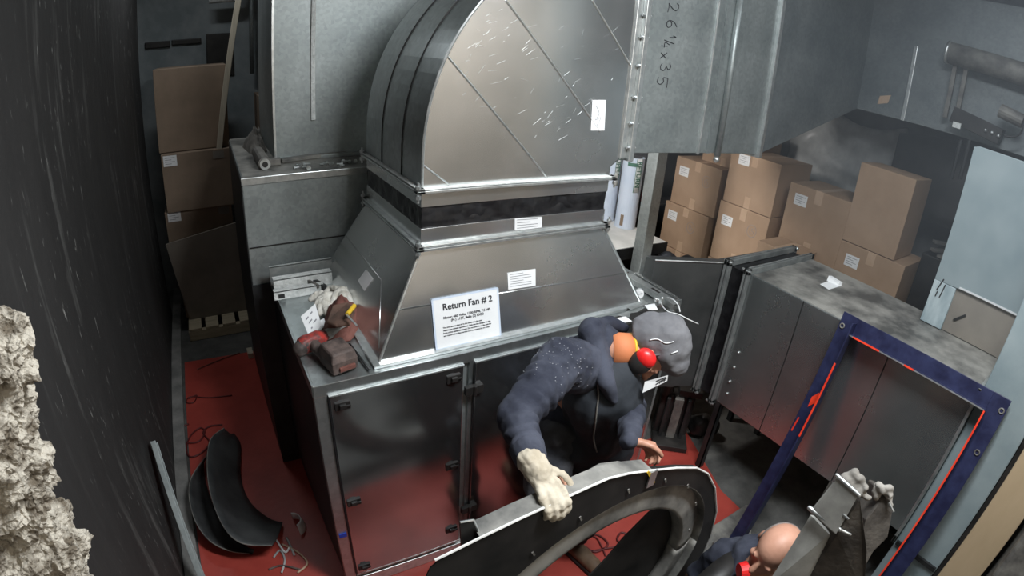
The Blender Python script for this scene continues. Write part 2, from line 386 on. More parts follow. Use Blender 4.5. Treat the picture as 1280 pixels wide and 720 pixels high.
# plenum behind
pl = thing('plenum_box', (.144, 2.66, 0), 'weathered galvanised plenum box behind the fan cabinet with bolts and a rag on top', 'duct')
build(G().box(.144, 1.9, 2.66, 3.9, 0, 1.753), 'shell', 'galv_dull', pl, bevel=.004)
build(G().box(.140, .146, 2.664, 3.9, .02, 1.74), 'shaded_side', 'darkmetal', pl)  # dark sheet paints the plenum's left side as shaded
build(G().box(.139, .26, 2.650, 2.662, 0, 1.2), 'corner_shade', 'darkmetal', pl)  # dark strip laid over the lower corner in place of shade
g = G(); g.box(.14, 1.9, 2.652, 2.664, 1.722, 1.757); build(g, 'top_edge', 'flange', pl, bevel=.002)
g = G(); g.box(.15, 1.9, 2.655, 2.661, 1.398, 1.404); build(g, 'panel_joint', 'blackpaint', pl)
build(G().box(.15, 1.88, 2.67, 3.89, 1.753, 1.757), 'dusty_top', 'dusty', pl)
# tall duct
td = thing('tall_duct', (.354, 2.99, 1.76), 'tall flat galvanised duct rising from the plenum behind the curved elbow', 'duct')
build(G().box(.354, 1.9, 2.99, 3.8, 1.757, ZC), 'shell', 'galv_dull', td, bevel=.004)
p0 = at(391.5, 150, Y=2.985); 
build(G().box(p0.x-.012, p0.x+.012, 2.976, 2.99, p0.z, ZC), 'seam_strip', 'seal', td, bevel=.003)
build(G().box(.354, 1.9, 2.955, 2.99, 1.757, 1.775), 'base_flange', 'galv_dull', td, bevel=.002)
build(G().box(.350, .362, 2.982, 2.992, 1.76, ZC), 'corner_bead', 'flange', td)
# ---------------- transition hood
ZT = 1.65
bx0, bx1, by0, by1 = .512, 1.835, 1.672, 2.60
tx0, tx1, ty0, ty1 = .722, 1.597, 1.77, 2.465
th_ = thing('duct_transition', (bx0, by0, AZ), 'tapered galvanised hood on top of the fan cabinet with a notice in front', 'duct')
g = G()
A = [(bx0, by0), (bx1, by0), (bx1, by1), (bx0, by1)]; B = [(tx0, ty0), (tx1, ty0), (tx1, ty1), (tx0, ty1)]
z0, z1 = AZ+.01, ZT-.015
g.add([(x, y, z0) for x, y in A]+[(x, y, z1) for x, y in B], [(0, 1, 5, 4), (1, 2, 6, 5), (2, 3, 7, 6), (3, 0, 4, 7), (4, 5, 6, 7), (3, 2, 1, 0)])
build(g, 'hood', 'galv_smooth', th_, bevel=.004)
g = G(); g.box(bx0-.03, bx1+.03, by0-.03, by1+.02, AZ-.001, AZ+.012)
build(g, 'base_flange', 'flange', th_, bevel=.002)
def onfront(x, t, out=.003):   # point on the hood's sloping front, x in metres, t 0 bottom .. 1 top
    y = by0+(ty0-by0)*t; z = z0+(z1-z0)*t
    n = V((0, -(z1-z0), (ty0-by0))).normalized()
    return V((x, y, z))+n*out
def onleft(y, t, out=.003):
    x = bx0+(tx0-bx0)*t; z = z0+(z1-z0)*t
    n = V((-(z1-z0), 0, (tx0-bx0))).normalized()
    return V((x, y, z))+n*out
# folded stiffening creases
g = G(); g.tube([onfront(bx0+.10, .46, .0), onfront(bx1-.08, .40, .0)], .0035, 6); build(g, 'crease', 'galv_smooth', th_, smooth=True)
g = G(); g.tube([onleft(2.53, .52, 0), onleft(1.95, .52, 0), onleft(1.72, .08, 0)], .003, 6); build(g, 'crease', 'galv_smooth', th_, smooth=True)
# corner beads
g = G(); g.tube([(bx0, by0, z0), (tx0, ty0, z1)], .006, 6); build(g, 'corner_seam', 'flange', th_)
g = G(); g.tube([(bx1, by0, z0), (tx1, ty0, z1)], .006, 6); build(g, 'corner_seam', 'flange', th_)
def fl(parent, zb, ht, lip, name='flange', m='flange', ox=0, face=True):
    g = G(); e = lip
    for (x0, x1, y0, y1) in ((tx0-e, tx1+e, ty0-e, ty0+.004), (tx0-e, tx1+e, ty1-.004, ty1+e), (tx0-e, tx0+.004, ty0-e, ty1+e), (tx1-.004, tx1+e, ty0-e, ty1+e)):
        g.box(x0, x1, y0, y1, zb, zb+ht)
    return build(g, name, m, parent, bevel=.0015)
fl(th_, ZT-.02, .010, .027); fl(th_, ZT-.008, .008, .023)
for (x, y) in ((tx0-.02, ty0-.02), (tx0-.02, ty1+.01), (tx1+.02, ty0-.02), (tx1+.02, ty1+.01)):
    b_ = G(); b_.tube([(x, y, ZT-.045), (x, y, ZT+.03)], .005, 6); b_.tube([(x, y, ZT+.004), (x, y, ZT+.016)], .011, 6); b_.tube([(x, y, ZT-.032), (x, y, ZT-.021)], .011, 6)
    build(b_, 'corner_bolt', 'flange', th_)
def sticker(parent, P, lines, m='paper'):
    s_ = build(G().quad(P, .001), 'sticker', m, parent)
    g = G(); P = [V(p) for p in P]; n = (P[1]-P[0]).cross(P[3]-P[0]).normalized()*.0016
    for k in range(lines):
        v = .16+.70*k/max(1, lines-1); w = .84 if k % 3 != 2 else .55
        a = P[0].lerp(P[3], v).lerp(P[1].lerp(P[2], v), .08)+n; b = P[0].lerp(P[3], v).lerp(P[1].lerp(P[2], v), w)+n
        dn = (P[3]-P[0]).normalized()*.0022
        g.quad([a, b, b+dn, a+dn], .0004)
    build(g, 'print', 'inkgrey', s_)
    return s_
def fx(px, py):  # point on hood front below a photo position
    lo, hi = 1.60, 1.80
    for _ in range(40):
        mid = (lo+hi)/2; p = at(px, py, Y=mid); t = (p.z-z0)/(z1-z0); y = by0+(ty0-by0)*t
        if y > mid: lo = mid
        else: hi = mid
    return p
nf = V((0, -(z1-z0), (ty0-by0))).normalized()
P = [fx(*q)+nf*.002 for q in ((635, 362), (669, 357), (669, 336), (634, 341))]
sticker(th_, P[::1], 6)
P = [fx(*q) for q in ((545, 437), (627, 420), (625, 357), (543, 372))]
# notice in a clear sleeve leaning on the hood
sg = thing('notice', P[0], 'white notice reading Return Fan # 2 in a clear sleeve on the hood front', 'notice')
XA = V((1, 0, 0)); UA = V((0, ty0-by0, z1-z0)).normalized()
w_ = (P[1]-P[0]).length*.97; h_ = (P[3]-P[0]).length*.97
bl = V((P[0].x, 0, 0)); c0 = fx(545, 437)+nf*.006
Q = [c0, c0+XA*w_, c0+XA*w_+UA*h_, c0+UA*h_]
build(G().quad(Q, .0012), 'sheet', 'paper', sg)
e = .006
g = G()
for a, b in ((0, 1), (1, 2), (2, 3), (3, 0)): g.bar(Q[a]+nf*.001, Q[b]+nf*.001, .007, .0015, nf)
build(g, 'sleeve_edge', 'bluewhite', sg)
def sgt(s, u, v, size, bold=0, al='CENTER', m='ink'):
    return text(s, 'lettering', m, sg, c0+XA*w_*u+UA*h_*v+nf*.0024, XA, UA, size*w_, bold=bold*w_, align=al)
sgt('Return Fan # 2', .52, .76, .125, .0022)
sgt('Motor: 460 Volts, 1200 RPM, 7.5 HP,', .50, .585, .048, .0008)
sgt('(Fr.) 215T, Belts (2) BX53', .50, .515, .048, .0008)
for k, s in enumerate(('The unit cannot shut off in the event of a fire and', 'requires to remain operational. Only the fire damper on the', 'front of the equipment room. Do not shut down the unit for',  'any reason other than service or it is required by an order')):
    sgt(s, .12, .40-.055*k, .030, .0004, 'LEFT')
# sticker on left hood face
def fleft(px, py):
    lo, hi = .45, .75
    for _ in range(40):
        mid = (lo+hi)/2; p = at(px, py, X=mid); t = (p.z-z0)/(z1-z0); x = bx0+(tx0-bx0)*t
        if x > mid: lo = mid
        else: hi = mid
    return p
nl = V((-(z1-z0), 0, (tx0-bx0))).normalized()
P = [fleft(*q)+nl*.002 for q in ((456, 364), (448, 351), (458, 337), (467, 349))]
build(G().quad(P, .001, nl), 'sticker', 'paper', th_)
# flexible connector
fc = thing('flexible_connector', (tx0, ty0, ZT), 'black flexible fabric collar between the hood and the curved elbow', 'flexible duct connector')
def ring(g, z0, z1, o0, o1=None, th=.006):
    o1 = o0 if o1 is None else o1
    def pt(k, z, o): 
        X = (tx0-o, tx1+o, tx1+o, tx0-o)[k]; Y = (ty0-o, ty0-o, ty1+o, ty1+o)[k]; return V((X, Y, z))
    for k in range(4):
        a, b = k, (k+1) % 4
        g.add([pt(a, z0, o0), pt(b, z0, o0), pt(b, z1, o1), pt(a, z1, o1), pt(a, z0, o0-th), pt(b, z0, o0-th), pt(b, z1, o1-th), pt(a, z1, o1-th)],
              [(0, 1, 2, 3), (5, 4, 7, 6), (0, 4, 5, 1), (3, 2, 6, 7), (1, 5, 6, 2), (0, 3, 7, 4)])
g = G(); ring(g, ZT, ZT+.062, .002); build(g, 'lower_collar', 'galv_smooth', fc, bevel=.001)
g = G(); ring(g, ZT+.055, ZT+.150, -.004)
o = build(g, 'fabric', 'rubber', fc)
sb = o.modifiers.new('sub', 'SUBSURF'); sb.subdivision_type = 'SIMPLE'; sb.levels = sb.render_levels = 5
tx = bpy.data.textures.new('folds', 'CLOUDS'); tx.noise_scale = .09
dm = o.modifiers.new('d', 'DISPLACE'); dm.texture = tx; dm.strength = .02; dm.mid_level = .5
g = G(); ring(g, ZT+.145, ZT+.200, .002); build(g, 'upper_collar', 'galv_smooth', fc, bevel=.001)
P = [at(*q, Y=ty0-.003)-V((0, .002, 0)) for q in ((643, 288), (677, 284), (677, 271), (643, 273))]
sticker(fc, P, 4)
# ---------------- elbow
ZE = 1.858; TX = 1.68; RC = .91; cz = 1.985
el = thing('duct_elbow', (tx0, ty0, ZE), 'curved galvanised duct elbow with scratched flat cheeks rising from the black collar', 'duct')
out = [(tx0, ZE)]
cxx = tx0+RC
for k in range(0, 25):
    a = math.pi/2*k/24; out.append((cxx-RC*math.cos(a), cz+RC*.98*math.sin(a)))
outp = out+[(TX, cz+RC*.98), (TX, 1.967), (tx1+.0, ZE+.05), (tx1, ZE)]
for nm, yy in (('front_cheek', ty0), ('rear_cheek', ty1-.004)):
    build(G().prism([(x, yy, z) for x, z in outp], (0, .004, 0)), nm, 'galv_smooth', el)
# heel wrap
g = G(); ol = out+[(TX, cz+RC*.98)]
def wrapf(u, v):
    t = u*(len(ol)-1); i = min(int(t), len(ol)-2); f = t-i; x = ol[i][0]*(1-f)+ol[i+1][0]*f; z = ol[i][1]*(1-f)+ol[i+1][1]*f
    return (x, ty0+(ty1-ty0)*v, z)
g.sheet(wrapf, 52, 2, .004); build(g, 'heel_wrap', 'galv', el, smooth=False)
g = G(); ol2 = [(tx1, ZE), (tx1, ZE+.05), (TX, 1.967)]
g.sheet(lambda u, v: (V((*ol2[0], 0)).lerp(V((*ol2[1], 0)), u*2).x if u < .5 else V((*ol2[1], 0)).lerp(V((*ol2[2], 0)), u*2-1).x, ty0+(ty1-ty0)*v,
                      V((*ol2[0], 0)).lerp(V((*ol2[1], 0)), u*2).y if u < .5 else V((*ol2[1], 0)).lerp(V((*ol2[2], 0)), u*2-1).y), 2, 1, .004)
build(g, 'throat', 'galv', el)
for f in (.30, .66):
    g = G(); yy = ty0+(ty1-ty0)*f
    g.tube([(x-.003*(1 if k < 25 else 0), yy, z+.002) for k, (x, z) in enumerate(ol)], .0028, 6); build(g, 'standing_seam', 'blackpaint', el)
g = G(); g.tube([(x, ty0-.001, z) for x, z in ol], .0055, 6); build(g, 'cheek_rim', 'flange', el)
# cross folds on the cheek
for a, b in (((527, 205), (562, 231)), ((559, 70), (684, 222)), ((632, 0), (750, 165)), ((740, 0), (797, 98))):
    p, q = at(*a, Y=ty0-.001), at(*b, Y=ty0-.001)
    build(G().tube([p, q], .0035, 6), 'cross_fold', 'flange', el)
g = G()
rng = random.Random(11)
for k in range(90):      # scratches worn in the zinc
    cx_, cy_ = rng.choice([(600, 30), (640, 60), (585, 130), (700, 120), (590, 60), (735, 60), (680, 150), (600, 20)])
    px_, py_ = cx_+rng.gauss(0, 22), cy_+rng.gauss(0, 18)
    if px_ < 575+max(0, 70-py_)*.6 or px_ > 780: continue
    an = rng.gauss(-.6, .35); L_ = rng.uniform(2, 15)
    a = at(px_, max(-5, py_), Y=ty0); b = at(px_+L_*math.cos(an), max(-5, py_)+L_*math.sin(an), Y=ty0)
    d = (b-a).normalized(); s_ = d.cross(V((0, 1, 0)))*rng.uniform(.0003, .0007)
    g.prism([a-s_, b-s_*.3, b+s_*.3, a+s_], (0, -.0006, 0))
build(g, 'scratches', 'flange', el)['kind'] = 'stuff'
fl(el, ZE-.006, .010, .028); fl(el, ZE+.006, .006, .024, m='seal')
for (x, y) in ((tx0-.022, ty0-.02), (tx0-.022, ty1+.01), (tx1+.022, ty0-.02), (tx1+.022, ty1+.01)):
    b_ = G(); b_.tube([(x, y, ZE-.04), (x, y, ZE+.035)], .005, 6); b_.tube([(x, y, ZE+.01), (x, y, ZE+.022)], .011, 6); b_.tube([(x, y, ZE-.026), (x, y, ZE-.012)], .011, 6)
    build(b_, 'corner_bolt', 'flange', el)
P = [at(*q, Y=ty0-.001)-V((0, .002, 0)) for q in ((738, 163), (755, 163), (757, 125), (740, 125))]
s_ = build(G().quad(P, .001, (0, -1, 0)), 'sticker', 'paper', el)
g = G(); pts = [at(*q, Y=ty0-.004) for q in ((745, 132), (749, 142), (744, 150), (751, 147), (746, 157))]
g.tube(bez(pts, 5), .0012, 5); build(g, 'scrawl', 'inkgrey', s_)
# outlet flange
g = G()
ox = TX+.022
g.box(TX-.040, TX-.004, ty0-.010, ty1+.01, 1.945, 2.93); g.box(TX-.004, TX+.026, ty0-.030, ty1+.03, 1.935, 2.93)
build(g, 'outlet_flange', 'flange', el, bevel=.004)
for py in (18, 46, 82, 122, 155, 185):
    p = at(804-(py)*.06, py, Y=ty0-.03)
    build(G().tube([(TX-.02, ty0-.022, p.z), (TX+.03, ty0-.022, p.z)], .007, 6), 'flange_bolt', 'flange', el)

# ---------------- overhead duct
DX2 = 2.71
zb, zt = 1.967, 2.93
od = thing('overhead_duct', (TX+.026, ty0, zb), 'grey rectangular duct with black handwritten digits running right from the elbow', 'duct')
build(G().box(TX+.026, 2.24, ty0, ty1, zb, zt), 'shell', 'galv_dull', od, bevel=.003)
# digits  26 1/4 x 35 written down the sheet
glyphs = [((848, 4), 13, [[(.05, .78), (.2, .97), (.5, 1), (.75, .8), (.6, .5), (.3, .22), (0, 0)], [(0, 0), (.35, .06), (.9, .02)]]),
          ((846, 25), 13, [[(.7, 1), (.3, .75), (.05, .35), (.15, .05), (.5, 0), (.75, .2), (.6, .45), (.3, .45), (.08, .25)]]),
          ((849, 45), 8, [[(0, .55), (.25, 1), (.25, 0)]]), ((843, 50), 10, [[(0, -.1), (.5, 1.2)]]), ((840, 53), 9, [[(.35, 1), (.0, .35), (.75, .35)], [(.55, .75), (.5, -.1)]]),
          ((838, 66), 8, [[(0, 0), (.9, .9)], [(0, .95), (.9, 0)]]),
          ((838, 79), 13, [[(.05, .85), (.4, 1), (.65, .8), (.3, .55)], [(.3, .55), (.7, .4), (.65, .1), (.3, 0), (0, .12)]]),
          ((834, 96), 13, [[(.15, 1), (.1, .55), (.5, .62), (.75, .35), (.5, .02), (.05, .08)], [(.15, 1), (1.1, 1.02)]])]
for (gx, gy), sz, sts in glyphs:
    for st in sts:
        pts = [at(gx-13*.9+v*sz-u*sz*.16, gy+u*sz*.95, Y=ty0-.0006) for u, v in st]
        build(G().tube(bez(pts, 6) if len(pts) > 2 else pts, .0022, 5), 'handwriting', 'ink', od)
def seamv(parent, xp, w, d, m='galv_dull', nm='seam', z0_=None, z1_=None, y0_=None):
    yy = ty0 if y0_ is None else y0_
    return build(G().box(xp-w/2, xp+w/2, yy-d, yy+.002, (zb-.004) if z0_ is None else z0_, zt if z1_ is None else z1_), nm, m, parent, bevel=min(d, w)*.3)
seamv(od, 2.17, .014, .014, 'flange')
od2 = thing('overhead_duct', (2.27, ty0, zb), 'second overhead duct length between the pipe-like ribs, above the cardboard boxes', 'duct')
build(G().box(2.27, DX2, ty0, ty1, zb, zt), 'shell', 'galv_dull', od2, bevel=.003)
build(G().box(2.24, 2.27, ty0-.004, ty1, zb, zt), 'sleeve', 'galv_dull', od2)
g = G(); g.tube([(2.325, ty0-.012, zb-.01), (2.325, ty0-.012, zt)], .018, 10)
build(g, 'rib', 'galv_dull', od2, smooth=True)
g = G(); g.tube([(2.325, ty0-.012, zb-.03), (2.325, ty0-.012, zb+.02)], .012, 8); g.ball((2.325, ty0-.012, zb-.03), .017)
build(g, 'hanger_bolt', 'flange', od2, smooth=True)
od3 = thing('overhead_duct', (DX2, ty0, zb), 'overhead duct length with rising bottom and a small yellowed tag, at upper right', 'duct')
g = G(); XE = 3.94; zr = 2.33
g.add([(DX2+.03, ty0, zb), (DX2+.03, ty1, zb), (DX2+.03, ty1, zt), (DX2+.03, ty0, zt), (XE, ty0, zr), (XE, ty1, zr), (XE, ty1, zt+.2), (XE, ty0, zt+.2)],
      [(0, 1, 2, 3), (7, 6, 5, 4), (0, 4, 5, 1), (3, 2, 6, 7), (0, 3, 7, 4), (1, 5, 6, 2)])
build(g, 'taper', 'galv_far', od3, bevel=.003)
g = G(); g.box(DX2-.004, DX2+.028, ty0-.022, ty1+.02, zb-.02, zt); build(g, 'joint_flange', 'flange', od3, bevel=.004)
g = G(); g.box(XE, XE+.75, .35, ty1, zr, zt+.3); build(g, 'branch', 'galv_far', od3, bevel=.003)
p = at(1132, 132, X=XE-.002)
g = G(); g.box(XE-.014, XE, p.y-.014, p.y+.014, zr, 2.85); build(g, 'seam', 'flange', od3, bevel=.003)
P = [at(*q, X=XE-.001)-V((.002, 0, 0)) for q in ((1097, 130), (1110, 129), (1114, 119), (1100, 120))]
s_ = build(G().quad(P, .001, (-1, 0, 0)), 'tag', 'tape', od3); s_['label'] = 'small yellowed tag'

# ================================================================== RIGHT DUCT
RX0, RX1, RZ0, RZ1 = 2.5, 3.2, .527, 1.362
rd = thing('floor_duct', (RX0, .16, 0), 'wide dusty-topped galvanised duct raised on legs behind the blue steel frame', 'duct')
build(G().box(RX0, RX1, .16, 1.50, RZ0, RZ1), 'shell', 'ductside', rd, bevel=.004)
build(G().box(RX0+.01, RX1-.01, .17, 1.49, RZ1, RZ1+.003), 'dusty_top', 'dusty', rd)
g = G(); g.box(RX0-.002, RX0, 1.144, 1.149, RZ0, RZ1); build(g, 'panel_joint', 'darkmetal', rd)
g = G(); g.box(RX0-.002, RX0, .624, .629, RZ0, RZ1); build(g, 'panel_joint', 'darkmetal', rd)
def rflange(parent, y0, y1, m='flange', e=.03, nm='flange'):
    g = G(); g.box(RX0-e, RX0+.004, y0, y1, RZ0-e, RZ1+e); g.box(RX1-.004, RX1+e, y0, y1, RZ0-e, RZ1+e)
    g.box(RX0-e, RX1+e, y0, y1, RZ1-.004, RZ1+e); g.box(RX0-e, RX1+e, y0, y1, RZ0-e, RZ0+.004)
    return build(g, nm, m, parent, bevel=.002)
rflange(rd, 1.50, 1.512, 'zinc'); rflange(rd, 1.52, 1.532, 'zinc')
rflange(rd, .16, .175, 'flange', .045)
build(G().box(RX0-.012, RX0+.004, .44, .49, RZ0-.002, RZ0+.05), 'bracket', 'flange', rd)
for y, z in ((1.44, .9), (1.44, .8), (1.44, .7), (1.43, .62)): build(G().ball((RX0-.004, y, z), .008, nu=8, nv=6), 'rivet', 'flange', rd, smooth=True)
for (x, y) in ((RX0+.02, 1.47), (RX0+.02, .24), (RX1-.02, 1.47), (RX1-.02, .24)):
    g = G(); g.box(x-.02, x-.014, y-.02, y+.02, 0, RZ0); g.box(x-.02, x+.02, y-.02, y-.014, 0, RZ0); build(g, 'leg', 'darkmetal', rd)
# flexible joint + rear transition
fj = thing('flexible_joint', (RX0, 1.54, RZ0), 'black flexible joint gripped between two upright duct flanges right of the worker', 'flexible duct connector')
g = G(); g.box(RX0+.004, RX1, 1.534, 1.632, RZ0+.006, RZ1-.006); build(g, 'sleeve', 'rubber', fj)
rflange(fj, 1.634, 1.650, 'zinc'); rflange(fj, 1.658, 1.672, 'zinc')
g = G()
for x, y, z in ((RX0-.02, 1.65, RZ1+.02), (RX1+.02, 1.65, RZ1+.02), (RX0-.02, 1.65, RZ0-.02), (RX0-.02, 1.52, RZ0-.02), (RX0-.02, 1.52, RZ1+.02)):
    g = G(); g.tube([(x, y-.03, z), (x, y+.03, z)], .007, 6); g.tube([(x, y-.02, z), (x, y-.008, z)], .013, 6)
    build(g, 'corner_bolt', 'flange', fj)
rt_ = thing('side_duct', (2.1, 1.70, RZ0), 'dark flat duct box joining the fan cabinet to the flanged duct', 'duct')
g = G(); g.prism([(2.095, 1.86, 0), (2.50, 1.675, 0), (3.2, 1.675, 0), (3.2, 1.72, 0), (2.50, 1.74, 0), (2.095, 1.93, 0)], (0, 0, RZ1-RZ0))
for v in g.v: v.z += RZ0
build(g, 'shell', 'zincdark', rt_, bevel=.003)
build(G().tube([(2.095, 1.857, RZ1), (2.50, 1.672, RZ1)], .005, 6), 'top_edge', 'flange', rt_)
build(G().box(2.15, 2.18, 1.86, 1.89, 0, RZ0), 'leg', 'darkmetal', rt_)
build(G().box(3.1, 3.14, 1.68, 1.715, 0, RZ0), 'leg', 'darkmetal', rt_)
# black cloth on side duct
def cloth(pts, z, amp, name, m, label, cat, th=.01, seed=1, sc=9, n=26, thick=.006):
    """draped lump: outline in photo positions on height z"""
    P = [at(x, y, Z=z) for x, y in pts]; c = sum(P, V())/len(P)
    g = G(); N = len(P)
    def f(u, v):
        t = u*N; i = int(t) % N; fr = t-int(t); e_ = P[i].lerp(P[(i+1) % N], fr)
        p = c.lerp(e_, v); hh = amp*(1-v**2.2)
        nz = noise.fractal(V((p.x*sc, p.y*sc, seed*3.1)), 1, 2, 3)
        return (p.x, p.y, z+max(.002, hh*(.75+.9*nz)+.006*(1-v)))
    rings = 9; base = len(g.v); g.v.append(V(f(0, 0)))
    K = N*5
    for j in range(1, rings+1):
        for i in range(K): g.v.append(V(f(i/K, j/rings)))
    for i in range(K): g.v.append(V((g.v[1+(rings-1)*K+i].x, g.v[1+(rings-1)*K+i].y, z)))
    for i in range(K): g.f.append((0, 1+i, 1+(i+1) % K))
    for j in range(rings):
        for i in range(K): g.f.append((1+j*K+i, 1+(j+1)*K+i, 1+(j+1)*K+(i+1) % K, 1+j*K+(i+1) % K))
    g.f.append(tuple(1+rings*K+i for i in range(K-1, -1, -1)))
    o = build(g, name, m, smooth=True); return meta(o, label, cat)
cloth([(795, 340), (815, 335), (830, 322), (850, 325), (868, 322), (878, 338), (850, 344), (828, 356), (812, 352)], .784, .13, 'black_cloth', 'jacket', 'crumpled black cloth heaped on the low table behind the fan cabinet', 'cloth', sc=3.5)
g = G(); p = at(846, 322, Z=.98); q = at(853, 347, Z=.90)
g.tube(bez([p, at(843, 333, Z=.98), at(847, 342, Z=.95), q], 8), .006, 6)
meta(build(g, 'hose', 'tan', smooth=True), 'short tan cord bent over the black cloth', 'cord')
g = G(); g.tube([at(828, 347, Z=.93), at(871, 340, Z=.93)], .008, 6); g.ball(at(871, 340, Z=.93), .013)
meta(build(g, 'metal_rod', 'flange', smooth=True), 'thin bright rod lying in front of the black cloth', 'rod')
# white scrap on duct
P = [at(*q, Z=RZ1+.004) for q in ((1025, 355), (1037, 351), (1052, 357), (1036, 362))]
g = G(); g.quad(P, .003); g.prism([P[1], P[2], P[2]+V((0, 0, .02)), P[1]+V((.01, 0, .03))], (-.02, .01, 0))
meta(build(g, 'paper_scrap', 'paper'), 'crumpled white paper scrap on the dusty duct top', 'paper')

# ================================================================== BLUE FRAME (leaning on the duct)
F0 = V((2.16, 0, .0)); F1 = V((RX0-.035, 0, 1.425)); ud = (F1-F0).normalized()
def FP(y, z, out=0):
    t = z/1.425; return V((F0.x+(F1.x-F0.x)*t, y, z))+V((-ud.z, 0, ud.x))*out
nF = V((-ud.z, 0, ud.x))
yl, yr = .905, .020
fr = thing('filter_frame', FP((yl+yr)/2, 0), 'navy blue steel frame with red paint marks leaning against the floor duct', 'frame')
w = .085
def lbar(y0, z0, y1, z1, nm, inn):    # angle iron: face plate + lip standing away from the duct
    a, b = FP(y0, z0), FP(y1, z1); g = G(); g.bar(a, b, w, .008, nF)
    return g, a, b
g, a, b = lbar(yl-w/2, 0, yl-w/2, 1.425, 'post', -1); g.bar(FP(yl-w+.003, 0, .03), FP(yl-w+.003, 1.4, .03), .006, .06, nF); build(g, 'post', 'bluepaint', fr, bevel=.0015)
g, a, b = lbar(yr+w/2, 0, yr+w/2, 1.425, 'post', 1); g.bar(FP(yr+w, 0, .03), FP(yr+w, 1.35, .03), .006, .06, nF); build(g, 'post', 'bluepaint', fr, bevel=.0015)
g, a, b = lbar(yl-w, 1.382, yr+w, 1.382, 'top', 1); g.bar(FP(yl-w, 1.343, .02), FP(yr+w, 1.343, .02), .006, .04, nF); build(g, 'top_rail', 'bluepaint', fr, bevel=.0015)
g, a, b = lbar(yl-w, .043, yr+w, .043, 'bot', 1); build(g, 'bottom_rail', 'bluepaint', fr, bevel=.0015)
g = G(); g.bar(FP(yl-w+.001, .80, .062), FP(yl-w+.001, 1.20, .062), .009, .004, nF)
g.bar(FP(yr+w, .1, .062), FP(yr+w, 1.345, .062), .008, .004, nF)
g.bar(FP(yl-w-.02, 1.343, .042), FP(yl-.25, 1.343, .042), .008, .004, nF); g.bar(FP(.52, 1.343, .042), FP(.47, 1.343, .042), .008, .004, nF)
build(g, 'red_edge_paint', 'redpaint', fr)
g = G(); g.bar(FP(yl-w, 1.343, .041), FP(yr+w, 1.343, .041), .006, .002, nF); build(g, 'worn_lip', 'flange', fr)
g = G(); g.prism([FP(yl-w+.05-dy, zz, .006) for dy, zz in ((0, .93), (.02, .96), (.045, .975), (.05, 1.01), (.02, 1.02), (-.004, .985))], nF*.002)
build(g, 'red_mark', 'redpaint', fr)
g = G(); g.prism([FP(yl-.01-dy, zz, .006) for dy, zz in ((0, .78), (.008, .78), (.012, .86), (.004, .86))], nF*.002); build(g, 'red_mark', 'redpaint', fr)
for y, z in ((yl-.02, 1.36), (yr+.02, 1.37), (yr+.025, 1.17)):
    g = G(); c = FP(y, z, .006)
    ang = [c+(V((0, 1, 0))*math.cos(t)+ud*math.sin(t))*.011 for t in [2*math.pi*k/14 for k in range(14)]]
    g.tube(ang, .0035, 6, closed=True); build(g, 'bolt_hole', 'grime', fr, smooth=True)
build(G().box(FP(yr+.2, 1.32).x, RX0+.03, yr+.09, yr+.13, 1.20, 1.365), 'clip', 'darkmetal', fr) if False else None

# ================================================================== BOXES right
def carton(x0, x1, y0, y1, z0, z1, label, m='card', lab=True, face='x', tape=True, group=None, labpos=(.10, .62), mark=None, rot=0):
    c = V((x0, y0, z0)) if face == 'x' else V((x0, y0, z0))
    t = thing('cardboard_box', c, label, 'box', group)
    build(G().box(x0, x1, y0, y1, z0, z1), 'carton', m, t, bevel=.004)
    D, Hh = y1-y0, z1-z0
    def pf(u, v, o=.0):    # u from left (far) to right on the face looked at
        if face == 'x': return V((x0-o, y1-D*u, z0+Hh*v))
        return V((x0+(x1-x0)*u, y0-o, z0+Hh*v))
    nn = (-1, 0, 0) if face == 'x' else (0, -1, 0)
    if tape:
        for a, b in ((.80, 1.0), (0, .22)):
            build(G().quad([pf(.44, a, .0006), pf(.56, a, .0006), pf(.56, b, .0006), pf(.44, b, .0006)], .0012, nn), 'tape', 'tape', t)
        g = G(); yc = y1-D*.5
        g.box(x0, x1, yc-.03, yc+.03, z1, z1+.001) if face == 'x' else g.box((x0+x1)/2-.03, (x0+x1)/2+.03, y0, y1, z1, z1+.001)
        build(g, 'top_tape', 'tape', t)
    if lab:
        u, v = labpos; wl = .11/(D if face == 'x' else (x1-x0)); hl = .085/Hh
        P = [pf(u, v, .001), pf(u+wl, v, .001), pf(u+wl, v+hl, .001), pf(u, v+hl, .001)]
        s_ = build(G().quad(P, .001, nn), 'shipping_label', 'paper', t)
        g = G()
        for k in range(4):
            vv = v+hl*(.2+.19*k); g.quad([pf(u+wl*.12, vv, .0022), pf(u+wl*(.85 if k % 2 else .6), vv, .0022), pf(u+wl*(.85 if k % 2 else .6), vv+.008, .0022), pf(u+wl*.12, vv+.008, .0022)], .0003, nn)
        build(g, 'print', 'inkgrey', s_)
    if mark:
        g = G(); c_ = pf(mark[0], mark[1], .001)
        def q(a, b): return c_+V((0, -a, b))*.045
        pts = [q(math.cos(k/14*6.28), 1.15*math.sin(k/14*6.28)) for k in range(15)]
        g.tube(pts, .0016, 5); g.tube([q(-.4, .5), q(-.35, -.5)], .0016, 5)
        g.tube(bez([q(.5, .5), q(0, .45), q(.05, .05), q(.45, -.1), q(.3, -.5), q(-.05, -.45)], 4), .0016, 5)
        build(g, 'handwritten_mark', 'inkgrey', t)
    return t
BX = 3.75
carton(BX, 4.28, 2.77, 3.30, .0, .37, 'cardboard box hidden low at the bottom of the leftmost right-hand stack', lab=False)
carton(BX-.01, 4.27, 2.78, 3.33, .375, .755, 'cardboard box under the marked pair beside the grey pole', lab=False)
carton(BX, 4.28, 2.80, 3.32, .76, 1.168, 'lower of two marked cardboard boxes right of the grey pole', mark=(.66, .62))
